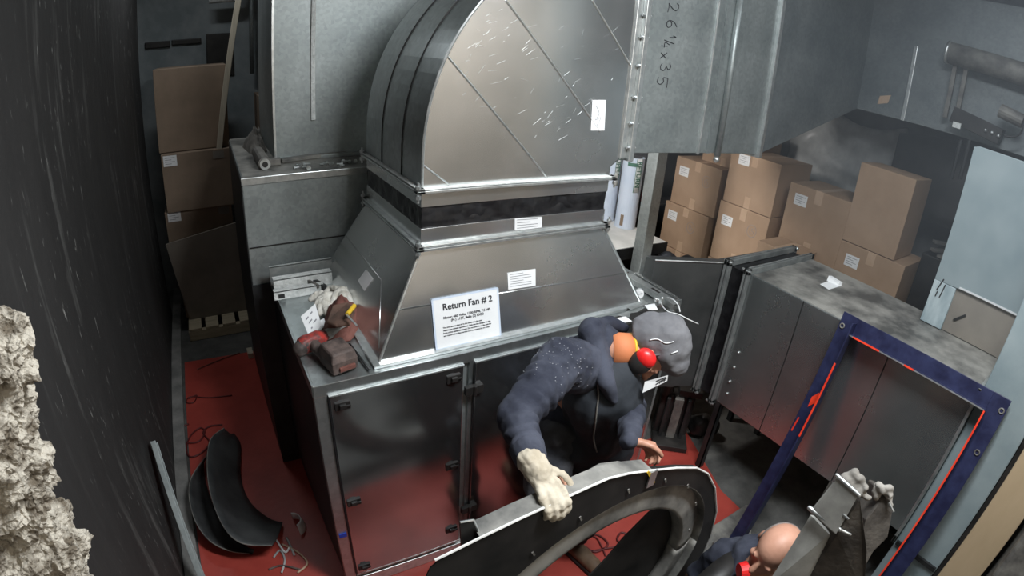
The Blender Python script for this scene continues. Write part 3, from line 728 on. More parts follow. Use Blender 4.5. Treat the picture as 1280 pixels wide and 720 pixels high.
carton(BX+.01, 4.28, 2.76, 3.28, 1.172, 1.60, 'upper of two marked cardboard boxes right of the grey pole', mark=(.72, .66))
carton(BX+.14, 4.4, 2.62, 3.10, 1.604, 1.93, 'cardboard box topmost beside the pole, cut off by the overhead duct', lab=False)
carton(BX, 4.28, 2.22, 2.72, .0, .42, 'cardboard box lowest in the second stack from the pole, mostly hidden', labpos=(.3, .6))
carton(BX, 4.28, 2.22, 2.72, .424, .84, 'cardboard box second from floor in the second stack, showing behind the flanges', labpos=(.08, .7))
carton(BX, 4.26, 2.20, 2.71, .845, 1.355, 'labelled cardboard box in the middle of the second stack from the pole', mark=(.72, .7))
carton(BX+.0, 4.26, 2.20, 2.69, 1.36, 1.79, 'cardboard box at the top of the second stack, just under the overhead duct', labpos=(.17, .78))
carton(BX, 4.28, 1.60, 2.08, .0, .58, 'cardboard box on the floor under the tilted-label box', lab=False)
carton(BX, 4.28, 1.60, 2.08, .585, 1.175, 'cardboard box hidden behind the floor duct under the large labelled box', lab=False)
carton(BX, 4.22, 1.565, 2.09, 1.18, 1.69, 'large cardboard box with dim label at the centre of the right-hand boxes', labpos=(.12, .70))
carton(3.42, 3.73, 1.72, 2.06, .8, 1.262, 'small cardboard box whose top just shows behind the duct flanges', lab=False)
carton(3.42, 3.73, 1.72, 2.06, .0, .795, 'cardboard box supporting the small box behind the duct flanges', lab=False)
carton(BX, 4.2, 1.08, 1.56, .0, .50, 'cardboard box on the floor below the wide labelled box, hidden by the duct', lab=False)
carton(BX, 4.2, 1.08, 1.56, .505, .935, 'cardboard box second in the nearest stack, hidden by the floor duct', lab=False)
carton(BX, 4.20, 1.05, 1.565, .94, 1.415, 'wide labelled cardboard box under the tall plain box', labpos=(.13, .66))
carton(BX+.0, 4.12, 1.145, 1.565, 1.42, 1.985, 'tall plain cardboard box on top of the nearest stack', lab=False, tape=False)
for o_ in list(COL.objects):
    if o_.get('label') == 'wide labelled cardboard box under the tall plain box': pass
# dark shelf clutter behind the nearest boxes
dc = thing('storage_bin', (4.23, .75, 0), 'dark bin with loose slats on top between the boxes and the pale blue panel', 'bin')
build(G().box(4.0, 4.6, .58, 1.03, 0, 1.50), 'body', 'blackpaint', dc, bevel=.01)
for k, (a, b) in enumerate((((4.05, .98, 1.53), (4.5, .66, 1.56)), ((4.1, 1.0, 1.58), (4.45, .62, 1.60)), ((4.0, .9, 1.515), (4.55, .85, 1.52)))):
    meta(build(G().bar(a, b, .05, .02), 'timber_offcut', 'grime', bevel=.003), ('lowest', 'topmost', 'middle')[k if k != 2 else 2]+' loose grey slat on the dark bin beside the boxes', 'slat')
# plastic sheeting draped behind boxes
g = G()
def pf_(u, v):
    y = 2.70-1.1*u; z = 2.24-.70*v
    return (4.66+.03*math.sin(u*9)+.06*noise.noise(V((u*4, v*4, 1)))+.03*v*math.sin(u*3), y, z+.05*math.sin(u*7))
g.sheet(pf_, 36, 14, .004)
meta(build(g, 'plastic_sheeting', 'plastic', smooth=True), 'milky crumpled plastic sheeting hanging on the wall behind the boxes', 'plastic sheet')

# ================================================================== BENCH, ROLLS, POLE
tb = thing('work_bench', (2.5, 2.95, 0), 'pale dusty bench top behind the hood with paper rolls on it', 'bench')
c1, c2, c3 = at(735, 268, Z=.95), at(806, 298, Z=.95), at(800, 313, Z=.95)
bx_ = (3.0, 3.62, 2.9, 4.1)
build(G().box(2.45, 3.43, 2.95, 4.2, .89, .925), 'top', 'bench', tb, bevel=.004)
build(G().box(2.45, 3.43, 2.935, 2.95, .83, .925), 'apron', 'darkmetal', tb)
for x, y in ((2.49, 2.99), (3.39, 2.99), (2.49, 4.14), (3.39, 4.14)): build(G().box(x-.02, x+.02, y-.02, y+.02, 0, .89), 'leg', 'darkmetal', tb)
sh = thing('low_table', (2.2, 2.1, 0), 'pale low table top in front of the dusty bench, right of the hood', 'table')
build(G().box(2.2, 3.40, 2.08, 2.68, .74, .78), 'top', 'bench', sh, bevel=.004)
for x, y in ((2.24, 2.12), (3.36, 2.12), (2.24, 2.64), (3.36, 2.64)): build(G().box(x-.02, x+.02, y-.02, y+.02, 0, .74), 'leg', 'darkmetal', sh)
def roll(px, py_bot, r, ht, label, word, band):
    b = at(px, py_bot, Z=.93); c = V((b.x+r*.7, b.y+r*.7, .926))
    t = thing('paper_roll', c, label, 'roll')
    build(G().tube([c, c+V((0, 0, ht))], r, 28), 'wrap', 'bluewhite', t, smooth=False)
    build(G().tube([c+V((0, 0, ht)), c+V((0, 0, ht+.004))], r*.8, 20), 'end', 'blackpaint', t)
    # printed tape spiralling down the roll
    a0 = math.atan2(-c.y, -c.x)
    g = G()
    def pf2(u, v): a = a0-.75+.28*u+.5; return (c.x+(r+.0015)*math.cos(a), c.y+(r+.0015)*math.sin(a), c.z+ht-.26*v*1.0)
    if band: 
        aa = a0+.28
        def pr(a, z): return V((c.x+(r+.002)*math.cos(a), c.y+(r+.002)*math.sin(a), z))
        g = G(); g.sheet(lambda u, v: pr(aa+.0+.62*u, c.z+ht-.30*v), 8, 3, .001); s_ = build(g, 'printed_band', 'white', t, smooth=True)
        tx_ = (pr(aa+.62, 0)-pr(aa, 0)).normalized()
        mid = aa+.31; n_ = V((math.cos(mid), math.sin(mid), 0))
        text(word, 'lettering', 'green', s_, pr(mid, c.z+ht-.02)+n_*.004-tx_*.022*1, (0, 0, -1), n_.cross(V((0, 0, -1))), .062, bold=.0012, th=.001)
        g = G(); g.sheet(lambda u, v: pr(aa+.0+.05*u, c.z+ht-.30*v), 2, 3, .002); g.sheet(lambda u, v: pr(aa+.57+.05*u, c.z+ht-.30*v), 2, 3, .002); build(g, 'band_edge', 'green', s_)
    return t, c
rA, cA = roll(780, 286, .095, .64, 'tall bluish-white paper roll with green printed band, the one nearer the pole', 'RETURN', True)
rB, cB = roll(757, 276, .075, .64, 'tall bluish-white paper roll with green printed band, partly behind the hood', 'SUPPLY', True)
for c, t, r in ((cA, rA, .095),):
    a0 = math.atan2(-c.y, -c.x)
    def pr(a, z): return V((c.x+(r+.004)*math.cos(a), c.y+(r+.004)*math.sin(a), z))
    build(G().sheet(lambda u, v: pr(a0-1.0+.8*u, c.z+.70-.075*v), 8, 2, .001), 'blue_tape', 'blue', t)
    build(G().sheet(lambda u, v: pr(a0-.5+.9*u, c.z+.60-.03*v), 8, 2, .001), 'scale_band', 'green', t)
    build(G().sheet(lambda u, v: pr(a0-.5+.3*u, c.z+.13-.10*v), 4, 2, .001), 'brown_patch', 'card_dark', t)
# pole
a = at(821, 190, Y=2.75)
g = G(); xp, yp = 2.935, 2.76
g.box(xp-.042, xp+.062, yp-.052, yp+.052, 0, 2.6)
pt_ = thing('support_post', (xp, yp, 0), 'square grey steel post standing between the paper rolls and the boxes', 'post')
build(g, 'post', 'galv_dull', pt_, bevel=.006)
build(G().box(xp-.08, xp+.08, yp-.08, yp+.08, 0, .012), 'foot_plate', 'darkmetal', pt_)
p = at(838, 270, Y=3.4)
g = G(); g.box(p.x-.05, p.x+.02, 3.38, 3.45, p.z-.06, p.z+.04)
bk = thing('storage_rack', (3.45, 3.45, 0), 'black storage rack standing between the paper rolls and boxes', 'rack')
build(G().box(3.45, 4.1, 3.55, 3.60, 0, 2.1), 'back_panel', 'blackpaint', bk)
for z in (.6, 1.1, 1.6): build(G().box(3.45, 4.1, 3.36, 3.60, z, z+.02), 'shelf', 'blackpaint', bk)
meta(build(G().box(3.56, 3.63, 3.38, 3.48, 1.122, 1.21), 'red_can', 'drillred', bevel=.01), 'small red can on the black rack behind the post', 'can')
meta(build(G().sheet(lambda u, v: (3.44+.13*u, 3.40+.03*math.sin(u*5), 1.622-.0+.05*v*math.sin(3*u+1)+.03*u), 8, 3, .004), 'white_rag', 'white', smooth=True), 'small white rag hanging on the black rack left of the post', 'rag')

# ================================================================== LEFT RECESS
gr = None
carton(-.39, .16, 4.65, 5.15, .115, .575, 'dim cardboard box lowest on the pallet behind the grey board', 'card_dark', lab=False, face='y', tape=False)
carton(-.42, .147, 4.60, 5.12, .58, 1.105, 'dim labelled cardboard box low in the left stack, partly behind the grey board', 'card_dark', face='y', labpos=(.04, .84), tape=False)
carton(-.39, .168, 4.56, 5.1, 1.11, 1.582, 'dim labelled cardboard box in the middle of the left stack', 'card_dark', face='y', labpos=(.03, .80), tape=False)
carton(-.404, .173, 4.62, 5.12, 1.588, 2.244, 'dim plain cardboard box topmost in the left stack', 'card_dark', lab=False, face='y', tape=False)
carton(.42, .95, 4.45, 4.95, 0, .6, 'cardboard box on the floor behind the plenum', 'card_dark', lab=False, face='y', tape=False)
carton(.42, .95, 4.45, 4.95, .605, 1.2, 'cardboard box behind the plenum, middle one', 'card_dark', lab=False, face='y', tape=False)
carton(.42, .95, 4.45, 4.95, 1.205, 1.98, 'dim brown cardboard box showing above the plenum beside the tall duct', 'card_dark', lab=False, face='y', tape=False)
for nm, lb in (('a', 0), ('b', 1)):
    x = (-.358, .085)[lb]
    if lb:
        t = [o_ for o_ in COL.objects if o_.get('label', '').startswith('dim labelled cardboard box')]
        for t_ in t:
            zz = V(t_['_o']).z; top = 1.105 if zz < 1 else 1.582; yy = 4.60 if zz < 1 else 4.56
            build(G().quad([(.03, yy-.001, top-.075), (.12, yy-.001, top-.075), (.12, yy-.001, top-.015), (.03, yy-.001, top-.015)], .001, (0, -1, 0)), 'second_label', 'cardgrey', t_)
# pallet
pa = thing('wooden_pallet', (-.1, 4.45, 0), 'wooden pallet under the left stack of boxes', 'pallet')
for k in range(5):
    x = -.375+.152*k
    build(G().box(x, x+.115, 4.42, 5.2, .092, .112), 'deck_board', 'woodpal', pa, bevel=.003)
for y in (4.42, 4.78, 5.14): build(G().box(-.38, .38, y, y+.05, 0, .09), 'stringer', 'woodpal', pa, bevel=.003)
# leaning board
P = [V((-.33, 4.20, .30)), V((.19, 4.18, .28)), V((.135, 4.33, 1.03)), V((-.38, 4.34, .93))]
P = [at(238, 399, Z=.113), at(311, 390, Z=.113), at(300, 276, Y=4.56), at(207, 305, Y=4.56)]
print('BOARD', P)
P[0].y = P[1].y = min(P[0].y, 4.63)
meta(build(G().quad(P, .012, (0, -1, 0)), 'leaning_board', 'cardgrey', bevel=.002), 'flat grey board leaning on the lower boxes above the pallet', 'board')
# stud
a, b = at(274, 186, Y=4.585), at(298, 0, Y=4.585)
g = G(); g.bar(V((a.x, 4.34, 1.66)) if False else a, b+(b-a)*.15, .045, .045, (0, 1, 0))
meta(build(g, 'timber_stud', 'wood', bevel=.003), 'pale timber stud leaning against the back wall beside the left boxes', 'timber')
a = at(315, 92, Y=5.45); g = G(); g.tube([a, V((a.x, 5.45, ZC))], .022, 10)
meta(build(g, 'conduit', 'galv_dull', smooth=True), 'vertical grey conduit on the back wall left of the tall duct', 'pipe')
a = at(275, 0, Y=5.3); g = G(); g.tube([a+V((-.1, 0, .02)), a+V((.15, 0, .03)), a+V((.17, 0, .06)), V((a.x+.17, a.y, ZC))], .05, 12)
meta(build(g, 'pipe_elbow', 'seal', smooth=True), 'pale lagged pipe end high on the back wall at the top edge', 'pipe')
for k, (x, y, wd, hd) in enumerate(((197, 56, .12, .03), (233, 52, .14, .025), (275, 68, .13, .20))):
    a = at(x, y, Y=YB-.01); g = G(); g.box(a.x-wd, a.x+wd, YB-.03, YB, a.z-hd, a.z+hd)
    meta(build(g, 'wall_patch', 'blackpaint', bevel=.008), ('small dark chipped slot in the bluish back wall, left one', 'small dark chipped slot in the bluish back wall, middle one', 'dark square recess plate on the back wall by the stud')[k], 'wall plate')
# blue-grey panel back wall
# ---------------- plenum top clutter
ZP = 1.757
cloth([(303, 184), (309, 176), (320, 173), (330, 176), (334, 190), (324, 196), (312, 192)], ZP, .10, 'rag', 'rag', 'dusty crumpled rag on the left end of the plenum top', 'rag', seed=5, sc=16)
g = G(); a = at(322, 190, Z=ZP+.035); b = at(331, 205, Z=ZP+.03); g.tube([a, b], .034, 16)
cn = thing('spray_can', a, 'dusty metal can lying on its side on the plenum in front of the rag', 'can')
build(g, 'body', 'grime', cn, smooth=False)
d = (b-a).normalized(); build(G().tube([b, b+d*.012], .028, 16), 'rim', 'flange', cn); build(G().tube([b+d*.010, b+d*.016], .015, 12), 'opening', 'blackpaint', cn)
p0_, p1_ = at(337, 207, Z=ZP), at(351, 206, Z=ZP)
meta(build(G().bar(p0_+V((0, 0, .02)), p1_+V((0, 0, .02)), .05, .035), 'metal_block', 'grime', bevel=.004), 'small grey block beside the lying can on the plenum', 'block')
p0_, p1_ = at(352, 205, Z=ZP), at(440, 193, Z=ZP)
meta(build(G().bar(p0_+V((0, .03, .012)), p1_+V((0, .03, .012)), .05, .02), 'flat_bar', 'dusty', bevel=.003), 'flat dusty metal bar lying along the front of the plenum top', 'bar')
sc0 = None
spots = [(371, 211), (375, 208), (380, 210), (384, 207), (387, 211), (404, 206), (411, 205), (416, 206), (426, 206), (430, 203), (428, 208), (436, 203), (444, 203)]
for k, (x, y) in enumerate(spots):
    p = at(x, y, Z=ZP+.004)
    if sc0 is None:
        g = G(); g.tube([p+V((-.012, 0, .006)), p+V((.012, .006, .006))], .0045, 8); g.tube([p+V((-.018, -.002, .006)), p+V((-.011, 0, .006))], .010, 6)
        sc0 = meta(build(g, 'bolt', 'flange'), 'bright zinc bolt lying on the front edge of the plenum top', 'bolt', 'loose bolts on the plenum top'); base0 = p
    else:
        c = sc0.copy(); COL.objects.link(c); c.location = sc0.location+(p-base0); c.rotation_euler = (0, 0, k*1.9); c.scale = (1.25,)*3 if k in (3, 4) else (1,)*3

# ---------------- metal strips at the cabinet's rear left
for k, (a, b, wd, lb, m) in enumerate((((337, 343), (413, 329), .016, 'thin bright metal strip topmost beside the plenum foot', 'flange'),
                               ((341, 352), (412, 338), .045, 'pale channel strip in the middle of the bundle on the cabinet', 'seal'),
                               ((341, 360), (402, 347), .035, 'pale channel strip nearest the front of the cabinet bundle', 'seal'))):
    p, q = at(*a, Z=AZ+.06), at(*b, Z=AZ+.06)
    p.y = min(p.y, 2.63-.055*k); q.y = min(q.y, 2.63-.055*k); q.y = p.y+.0
    t = thing('metal_strip', (p+q)/2-V((0, 0, .06)), lb, 'metal strip')
    g = G(); zt_ = AZ+(.10, .075, .045)[k]
    g.box(p.x, q.x, p.y-wd/2, p.y+wd/2, zt_-.006, zt_); g.box(p.x, q.x, p.y-wd/2, p.y-wd/2+.004, AZ+.002, zt_)
    build(g, 'channel', m, t, bevel=.001)
    build(G().box(p.x+.02, p.x+.05, p.y-wd/2-.002, p.y-wd/2, AZ+.01, AZ+.03), 'slot', 'blackpaint', t)
p = at(398, 355, Z=AZ+.03)
cl = thing('clamp', p, 'small grey metal clamp between the strips and the white gloves', 'clamp')
build(G().bar(p+V((-.02, .05, 0)), p+V((.02, -.06, 0)), .022, .03), 'jaw', 'darkmetal', cl, bevel=.002)
build(G().bar(p+V((-.05, .04, .01)), p+V((-.01, -.05, .01)), .012, .02), 'bar', 'grime', cl, bevel=.002)

# ---------------- clutter on cabinet left
def pz(x, y, z=.0): return at(x, y, Z=AZ+.004+z)
# cordless drill
dr = thing('cordless_drill', pz(400, 445), 'dusty red and black cordless drill lying on the cabinet corner', 'drill')
a, b = pz(381, 431, .035), pz(407, 419, .04)
g = G(); g.cap(a, .036, a.lerp(b, .55), .036); g.cap(a.lerp(b, .5), .034, b, .022)
build(g, 'motor_housing', 'drillred', dr, voxel=.004, soft=2, smooth=True, rough=(.003, 30))
g = G(); c = pz(375, 436, .03); g.cap(c, .030, a, .034); build(g, 'rear_cap', 'drillblack', dr, voxel=.004, soft=2, smooth=True)
dirn = (b-a).normalized(); g = G(); g.tube([b, b+dirn*.02, b+dirn*.045, b+dirn*.07], [.022, .022, .012, .006], 14); build(g, 'chuck', 'grime', dr, smooth=False)
g = G(); g.tube([b+dirn*.06, b+dirn*.12], .0035, 8); build(g, 'bit', 'flange', dr)
g = G(); h0 = a.lerp(b, .30); h1 = pz(408, 446, .03); g.cap(h0, .026, h1, .024); build(g, 'handle', 'drillblack', dr, voxel=.004, soft=2, smooth=True, rough=(.004, 25))
A0, A1, A2 = pz(398, 452, 0), pz(417, 472, 0), pz(449, 460, 0)
g = G(); A3 = A0+(A2-A1)*1.0
ctr = (A0+A2)/2; ins = lambda p, s: ctr+(p-ctr)*s
lv = [A0, A1, A2, A3]
g.add([ins(p, .96)+V((0, 0, .0)) for p in lv]+[ins(p, 1)+V((0, 0, .05)) for p in lv]+[ins(p, .82)+V((0, 0, .085)) for p in lv],
      [(0, 1, 2, 3), (0, 4, 5, 1), (1, 5, 6, 2), (2, 6, 7, 3), (3, 7, 4, 0), (4, 8, 9, 5), (5, 9, 10, 6), (6, 10, 11, 7), (7, 11, 8, 4), (8, 11, 10, 9)])
build(g, 'battery', 'drillblack', dr, bevel=.008)
g = G(); m0 = A1.lerp(A2, .25)+V((0, -.002, .022)); m1 = A1.lerp(A2, .85)+V((0, -.002, .022)); g.bar(m0, m1, .012, .018); build(g, 'battery_stripe', 'rustrag', dr, bevel=.002)
# gloves: palm with five fingers
def glove(wrist, palm, fing, r, name, m, label, thumb, parent=None, vox=.0035):
    g = G(); g.cap(wrist, r*1.5, palm, r*1.9)
    for f in fing:
        pts = [V(p) for p in f]
        for k in range(len(pts)-1): g.cap(pts[k], r*(1-.1*k), pts[k+1], r*(.9-.1*k))
        g.cap(palm, r*1.3, pts[0], r)
    pts = [V(p) for p in thumb]
    for k in range(len(pts)-1): g.cap(pts[k], r*1.1, pts[k+1], r*.95)
    o = build(g, name, m, parent, voxel=vox, soft=3, smooth=True, rough=(.004, 40))
    if label: meta(o, label, 'glove')
    return o
glove(pz(418, 372, .035), pz(408, 372, .05), [[pz(400, 374, .05), pz(396, 380, .045), pz(393, 386, .03)], [pz(402, 377, .05), pz(400, 385, .04), pz(400, 392, .025)], [pz(406, 379, .05), pz(407, 387, .04), pz(409, 394, .02)], [pz(411, 378, .045), pz(414, 385, .035), pz(417, 390, .02)]],
      .0165, 'work_glove', 'glove', 'white leather work glove with curled fingers, the left one of the pair on the cabinet', [pz(402, 368, .05), pz(395, 369, .045), pz(389, 374, .03)])
glove(pz(436, 376, .03), pz(427, 366, .055), [[pz(420, 361, .06), pz(413, 360, .05), pz(408, 365, .04)], [pz(423, 365, .065), pz(418, 371, .06), pz(416, 378, .05)], [pz(428, 368, .065), pz(427, 376, .06), pz(425, 382, .05)], [pz(434, 369, .06), pz(437, 375, .055), pz(438, 380, .045)]],
      .0165, 'work_glove', 'glove', 'white leather work glove lying against the hood above the tool pouch', [pz(433, 363, .05), pz(441, 366, .045), pz(446, 374, .03)])
# leather pouch
cloth([(401, 418), (404, 402), (412, 386), (420, 377), (436, 376), (446, 383), (453, 398), (450, 414), (438, 426), (420, 429), (408, 425)], AZ+.004, .10, 'tool_pouch', 'rustrag', 'reddish brown leather tool pouch lying open beside the hood', 'pouch', seed=2, sc=12)
g = G(); Pm = [pz(408, 405, .11), pz(416, 384, .14), pz(436, 380, .14), (pz(444, 392, .13)), pz(438, 408, .12), pz(420, 410, .11)]
g.prism(Pm, (0, 0, .012)); meta(build(g, 'pouch_flap', 'brownlea', bevel=.006), 'dark brown open mouth flap of leather lying over the pouch', 'leather flap')
g = G(); a, b = pz(443, 382, .165), pz(434, 393, .16); g.tube([a, b], .009, 10)
ut = thing('utility_knife', b, 'yellow-handled knife sticking out of the tool pouch', 'knife')
build(g, 'handle', 'yellow', ut); g = G(); g.bar(pz(433, 393, .16), pz(446, 407, .15), .008, .003); build(g, 'blade', 'flange', ut)
# printed card
P = [pz(388, 425, .02), pz(402, 407, .04), pz(394, 380, .08), pz(376, 396, .06)]
cdn = thing('printed_card', P[0], 'crumpled white printed card standing against the gloves', 'card')
build(G().quad(P, .002), 'card', 'paper', cdn)
g = G(); nn = (P[1]-P[0]).cross(P[3]-P[0]).normalized(); nn = nn if nn.z > 0 else -nn
for u, v, w2 in ((.2, .7, .25), (.55, .75, .2), (.3, .5, .3), (.55, .35, .3), (.3, .25, .12)):
    q = P[0].lerp(P[1], u).lerp(P[3].lerp(P[2], u), v); du = (P[1]-P[0]).normalized()*.02*w2*4; dv = (P[3]-P[0]).normalized()*.008
    g.quad([q+nn*.003, q+du+nn*.003, q+du+dv+nn*.003, q+dv+nn*.003], .0006)
build(g, 'print', 'inkgrey', cdn)
P = [pz(398, 414, .005), pz(408, 407, .01), pz(405, 398, .02), (pz(398, 402, .015))]
meta(build(G().quad(P, .002), 'paper_scrap', 'paper'), 'small torn white paper scrap between the card and the pouch', 'paper')
# pencil/rod + label strip
g = G(); g.tube([pz(437, 430, .006), pz(462, 462, .006)], .005, 8); meta(build(g, 'steel_rod', 'darkmetal', smooth=True), 'thin dark rod lying between the drill and the hood corner', 'rod')
P = [pz(447, 421, .002), pz(452, 420, .002), pz(470, 447, .002), pz(464, 452, .002)]
lbs = thing('label_strip', P[0], 'white label strip with blue print beside the hood corner', 'label')
build(G().quad(P, .002, (0, 0, 1)), 'strip', 'white', lbs)
g = G()
for t in (.2, .45, .65): q0 = P[0].lerp(P[3], t).lerp(P[1].lerp(P[2], t), .3); q1 = P[0].lerp(P[3], t+.15).lerp(P[1].lerp(P[2], t+.15), .3); g.bar(q0+V((0, 0, .003)), q1+V((0, 0, .003)), .012, .001)
build(g, 'print', 'blue', lbs)
# ---------------- clutter on cabinet right end
def pr2(x, y, z=0): return at(x, y, Z=AZ+.004+z)
a, b = pr2(786, 343, .03), pr2(846, 380, .03)
us = thing('strut_channel', (a+b)/2, 'bright slotted strut channel lying along the right end of the cabinet top', 'strut')
g = G(); g.bar(a, b, .045, .004); dd = (b-a).normalized(); sd = dd.cross(V((0, 0, 1))).normalized()*.022
g.bar(a+sd-V((0, 0, .013)), b+sd-V((0, 0, .013)), .004, .03); g.bar(a-sd-V((0, 0, .013)), b-sd-V((0, 0, .013)), .004, .03)
build(g, 'channel', 'flange', us, bevel=.001)
g = G(); m0 = a.lerp(b, .5); g.bar(m0+V((0, 0, .002)), m0+dd*.06+V((0, 0, .002)), .014, .003); build(g, 'slot', 'blackpaint', us)
g = G(); g.bar(a-sd*2.2, b-sd*2.2-dd*.05, .02, .012); meta(build(g, 'metal_strip', 'galv_smooth', bevel=.001), 'narrow bright metal strip lying along the strut channel', 'metal strip')
c = pr2(799, 367, .03); g = G(); vd = (CAM-c).normalized(); vd.z *= .5; vd.normalize(); g.tube([c-vd*.02, c+vd*.012, c+vd*.016], [.024, .024, .019], 20)
kn = thing('round_knob', c-V((0, 0, .03)), 'round white slotted knob at the foot of the hood right corner', 'knob'); build(g, 'cap', 'white', kn)
sx = V((0, 0, 1)).cross(vd).normalized(); build(G().bar(c+vd*.017-sx*.016-V((0, 0, .008)), c+vd*.017+sx*.016+V((0, 0, .008)), .003, .002, vd), 'slot', 'inkgrey', kn)
g = G(); c = pr2(826, 380, .02); g.cap(c, .014, c+V((0, 0, .03)), .012); g.ball(c+V((-.02, .02, .02)), .013); meta(build(g, 'metal_fitting', 'flange', voxel=.004, smooth=True), 'small bright fitting holding the white wire on the strut', 'fitting')
g = G(); g.tube(bez([pr2(826, 378, .03), pr2(829, 384, .05), pr2(836, 390, .07), pr2(848, 393, .06), pr2(862, 400, .04), pr2(873, 405, .0)], 6), .003, 6)
g.tube(bez([pr2(834, 372, .05), pr2(842, 375, .08), pr2(848, 382, .07), pr2(850, 390, .05)], 6), .003, 6)
meta(build(g, 'white_wire', 'white', smooth=True), 'loop of thin white wire at the right end of the cabinet', 'wire')
labs = ['torn bright foil scrap nearest the hood corner', 'dark torn paper scrap on the right end of the cabinet', 'pale torn foil scrap between the hood and the cap of the worker', 'long thin foil sliver on the cabinet right end', 'small pale scrap beside the dark torn paper']
for k, (pts, m) in enumerate(((((772, 395), (800, 383), (806, 386), (784, 398)), 'flange'), (((788, 393), (806, 390), (815, 394), (800, 399), (786, 399)), 'blackpaint'), (((765, 400), (782, 396), (790, 402), (772, 406)), 'paper'), (((784, 386), (812, 377), (814, 379), (788, 389)), 'flange'), (((805, 384), (818, 381), (822, 388), (810, 390)), 'paper'))):
    g = G(); g.prism([pr2(*q, .002+.002*k)+V((0, 0, random.uniform(0, .01))) for q in pts], (0, 0, .0015)); meta(build(g, 'foil_scrap' if m == 'flange' else 'paper_scrap', m), labs[k], 'scrap')

# ================================================================== RIGHT SIDE: pale blue panel, post, tan board
X3 = 3.02
def p3(x, y, X=X3): return at(x, y, X=X)
lb = thing('pale_blue_cabinet', (X3, .35, 0), 'scuffed pale blue metal cabinet side standing behind the floor duct', 'cabinet')
tl, tr_, bl_, s1, s2 = p3(1218, 181), p3(1285, 203), p3(1146, 418), p3(1200, 358), p3(1290, 398)
yL = tl.y; yR = -.05
zt3 = tl.z; zs = s1.z; 
g = G(); g.prism([(X3, yL, zs-.02), (X3, yL, zt3-.01), (X3, yL-.03, zt3), (X3, yR, zt3-.01), (X3, yR, zs)], (.02, 0, 0)); build(g, 'side_sheet', 'pale', lb, bevel=.003)
g = G(); g.box(X3, X3+.04, s1.y+.015, yL, 1.37, zs-.02); build(g, 'corner_strip', 'palescuff', lb, bevel=.003)
build(G().box(X3+.02, X3+.06, yR, s1.y+.015, 1.37, zs), 'inner_panel', 'cardgrey', lb)['label'] = 'dark grey inner panel'
build(G().box(X3-.002, X3+.012, yR, s1.y, zs-.012, zs-.002), 'lower_lip', 'white', lb)
build(G().box(X3+.03, X3+.33, yR, yL-.02, 0, 1.37) if False else G().box(3.21, 3.5, yR, yL-.02, 0, zt3-.03), 'body', 'darkmetal', lb)
g = G(); a = p3(1192, 400, X3+.018); b = p3(1207, 394, X3+.018); g.bar(a, b, .012, .012); build(g, 'pull', 'blackpaint', lb)
g = G()
for a, b in (((1171, 362), (1180, 349)), ((1174, 372), (1182, 356)), ((1169, 370), (1172, 364))): g.tube([p3(*a, X3-.001), p3(*b, X3-.001)], .004, 5)
build(g, 'gouges', 'blackpaint', lb)
lp = thing('pale_blue_column', (2.52, .03, 0), 'pale blue-grey steel column standing at the near end of the floor duct', 'column')
build(G().box(2.50, 2.56, -.105, .158, .0, 3.2), 'web', 'pale', lp, bevel=.006)
build(G().box(2.56, 2.70, -.105, -.06, 0, 3.2), 'flange_plate', 'pale', lp, bevel=.004)
g = G(); g.box(2.485, 2.50, -.10, .15, .46, .485); build(g, 'splice_edge', 'darkmetal', lp)
build(G().box(2.46, 2.56, -.115, .165, 0, .02), 'base_plate', 'darkmetal', lp)
meta(build(G().box(2.48, 2.56, -.30, -.128, .0, 3.1), 'plywood_board', 'tan', bevel=.004), 'tall tan board standing upright beside the pale blue column', 'board')
meta(build(G().box(2.50, 2.62, -.128, -.108, .0, 3.1), 'gap_shade', 'blackpaint'), 'black upright strip standing in for the dark gap between the column and the tan board', 'channel')  # dark strip added for the shade in the gap
meta(build(G().box(2.40, 2.62, -.56, -.33, 0, 1.2), 'grey_crate', 'grime', bevel=.02), 'grey crate at the lower right corner beyond the tan board', 'crate')

# upper right pipes
pp = thing('lagged_pipe', (4.0, .9, 2.85), 'thick lagged pipe crossing the dark upper right corner', 'pipe')
a, b = at(1188, 66, X=3.80), at(1300, 100, X=3.80)
build(G().tube([a, b, b+(b-a)*.4], .07, 18), 'lagging', 'grime', pp, smooth=True)
build(G().tube([a-(b-a).normalized()*.02, a], .075, 18), 'end_band', 'flange', pp, smooth=True)
for k, (x, y0_, y1_) in enumerate(((1192, 78, 148), (1206, 80, 150))):
    a, b = at(x+3, y0_, X=3.84), at(x-8, y1_, X=3.84); g = G(); g.bar(a, V((3.84, a.y, b.z)), .03, .03); 
    meta(build(g, 'hanger_strut', 'grime', bevel=.003), ('left', 'right')[k]+' upright strut of the pair hanging under the lagged pipe', 'strut')
a = at(1222, 158, X=3.80); tr2 = thing('cable_tray', a, 'dark tray with bright bolts below the lagged pipe', 'tray')
b = at(1252, 172, X=3.80); a2 = at(1192, 143, X=3.80)
build(G().bar(a2, b, .10, .10), 'tray', 'blackpaint', tr2, bevel=.004)
g = G()
for q in ((1232, 163), (1240, 166), (1248, 170)): build(G().ball(at(*q, X=3.745), .012), 'bolt', 'flange', tr2, smooth=True)
build(G().bar(at(1191, 155, X=3.74), at(1201, 158, X=3.74), .01, .035), 'plate', 'seal', tr2)
a, b = at(1250, 138, X=3.7), at(1279, 152, X=3.7); ja = thing('flexible_coupling', a, 'ribbed grey cylinder fitting with a thin cable at upper right edge', 'fitting')
build(G().tube([a, b], .042, 16), 'cylinder', 'grime', ja, smooth=False)
build(G().tube(bez([b, at(1277, 165, X=3.7), at(1268, 171, X=3.7), at(1255, 170, X=3.7)], 6), .006, 6), 'cable', 'blackpaint', ja, smooth=True)
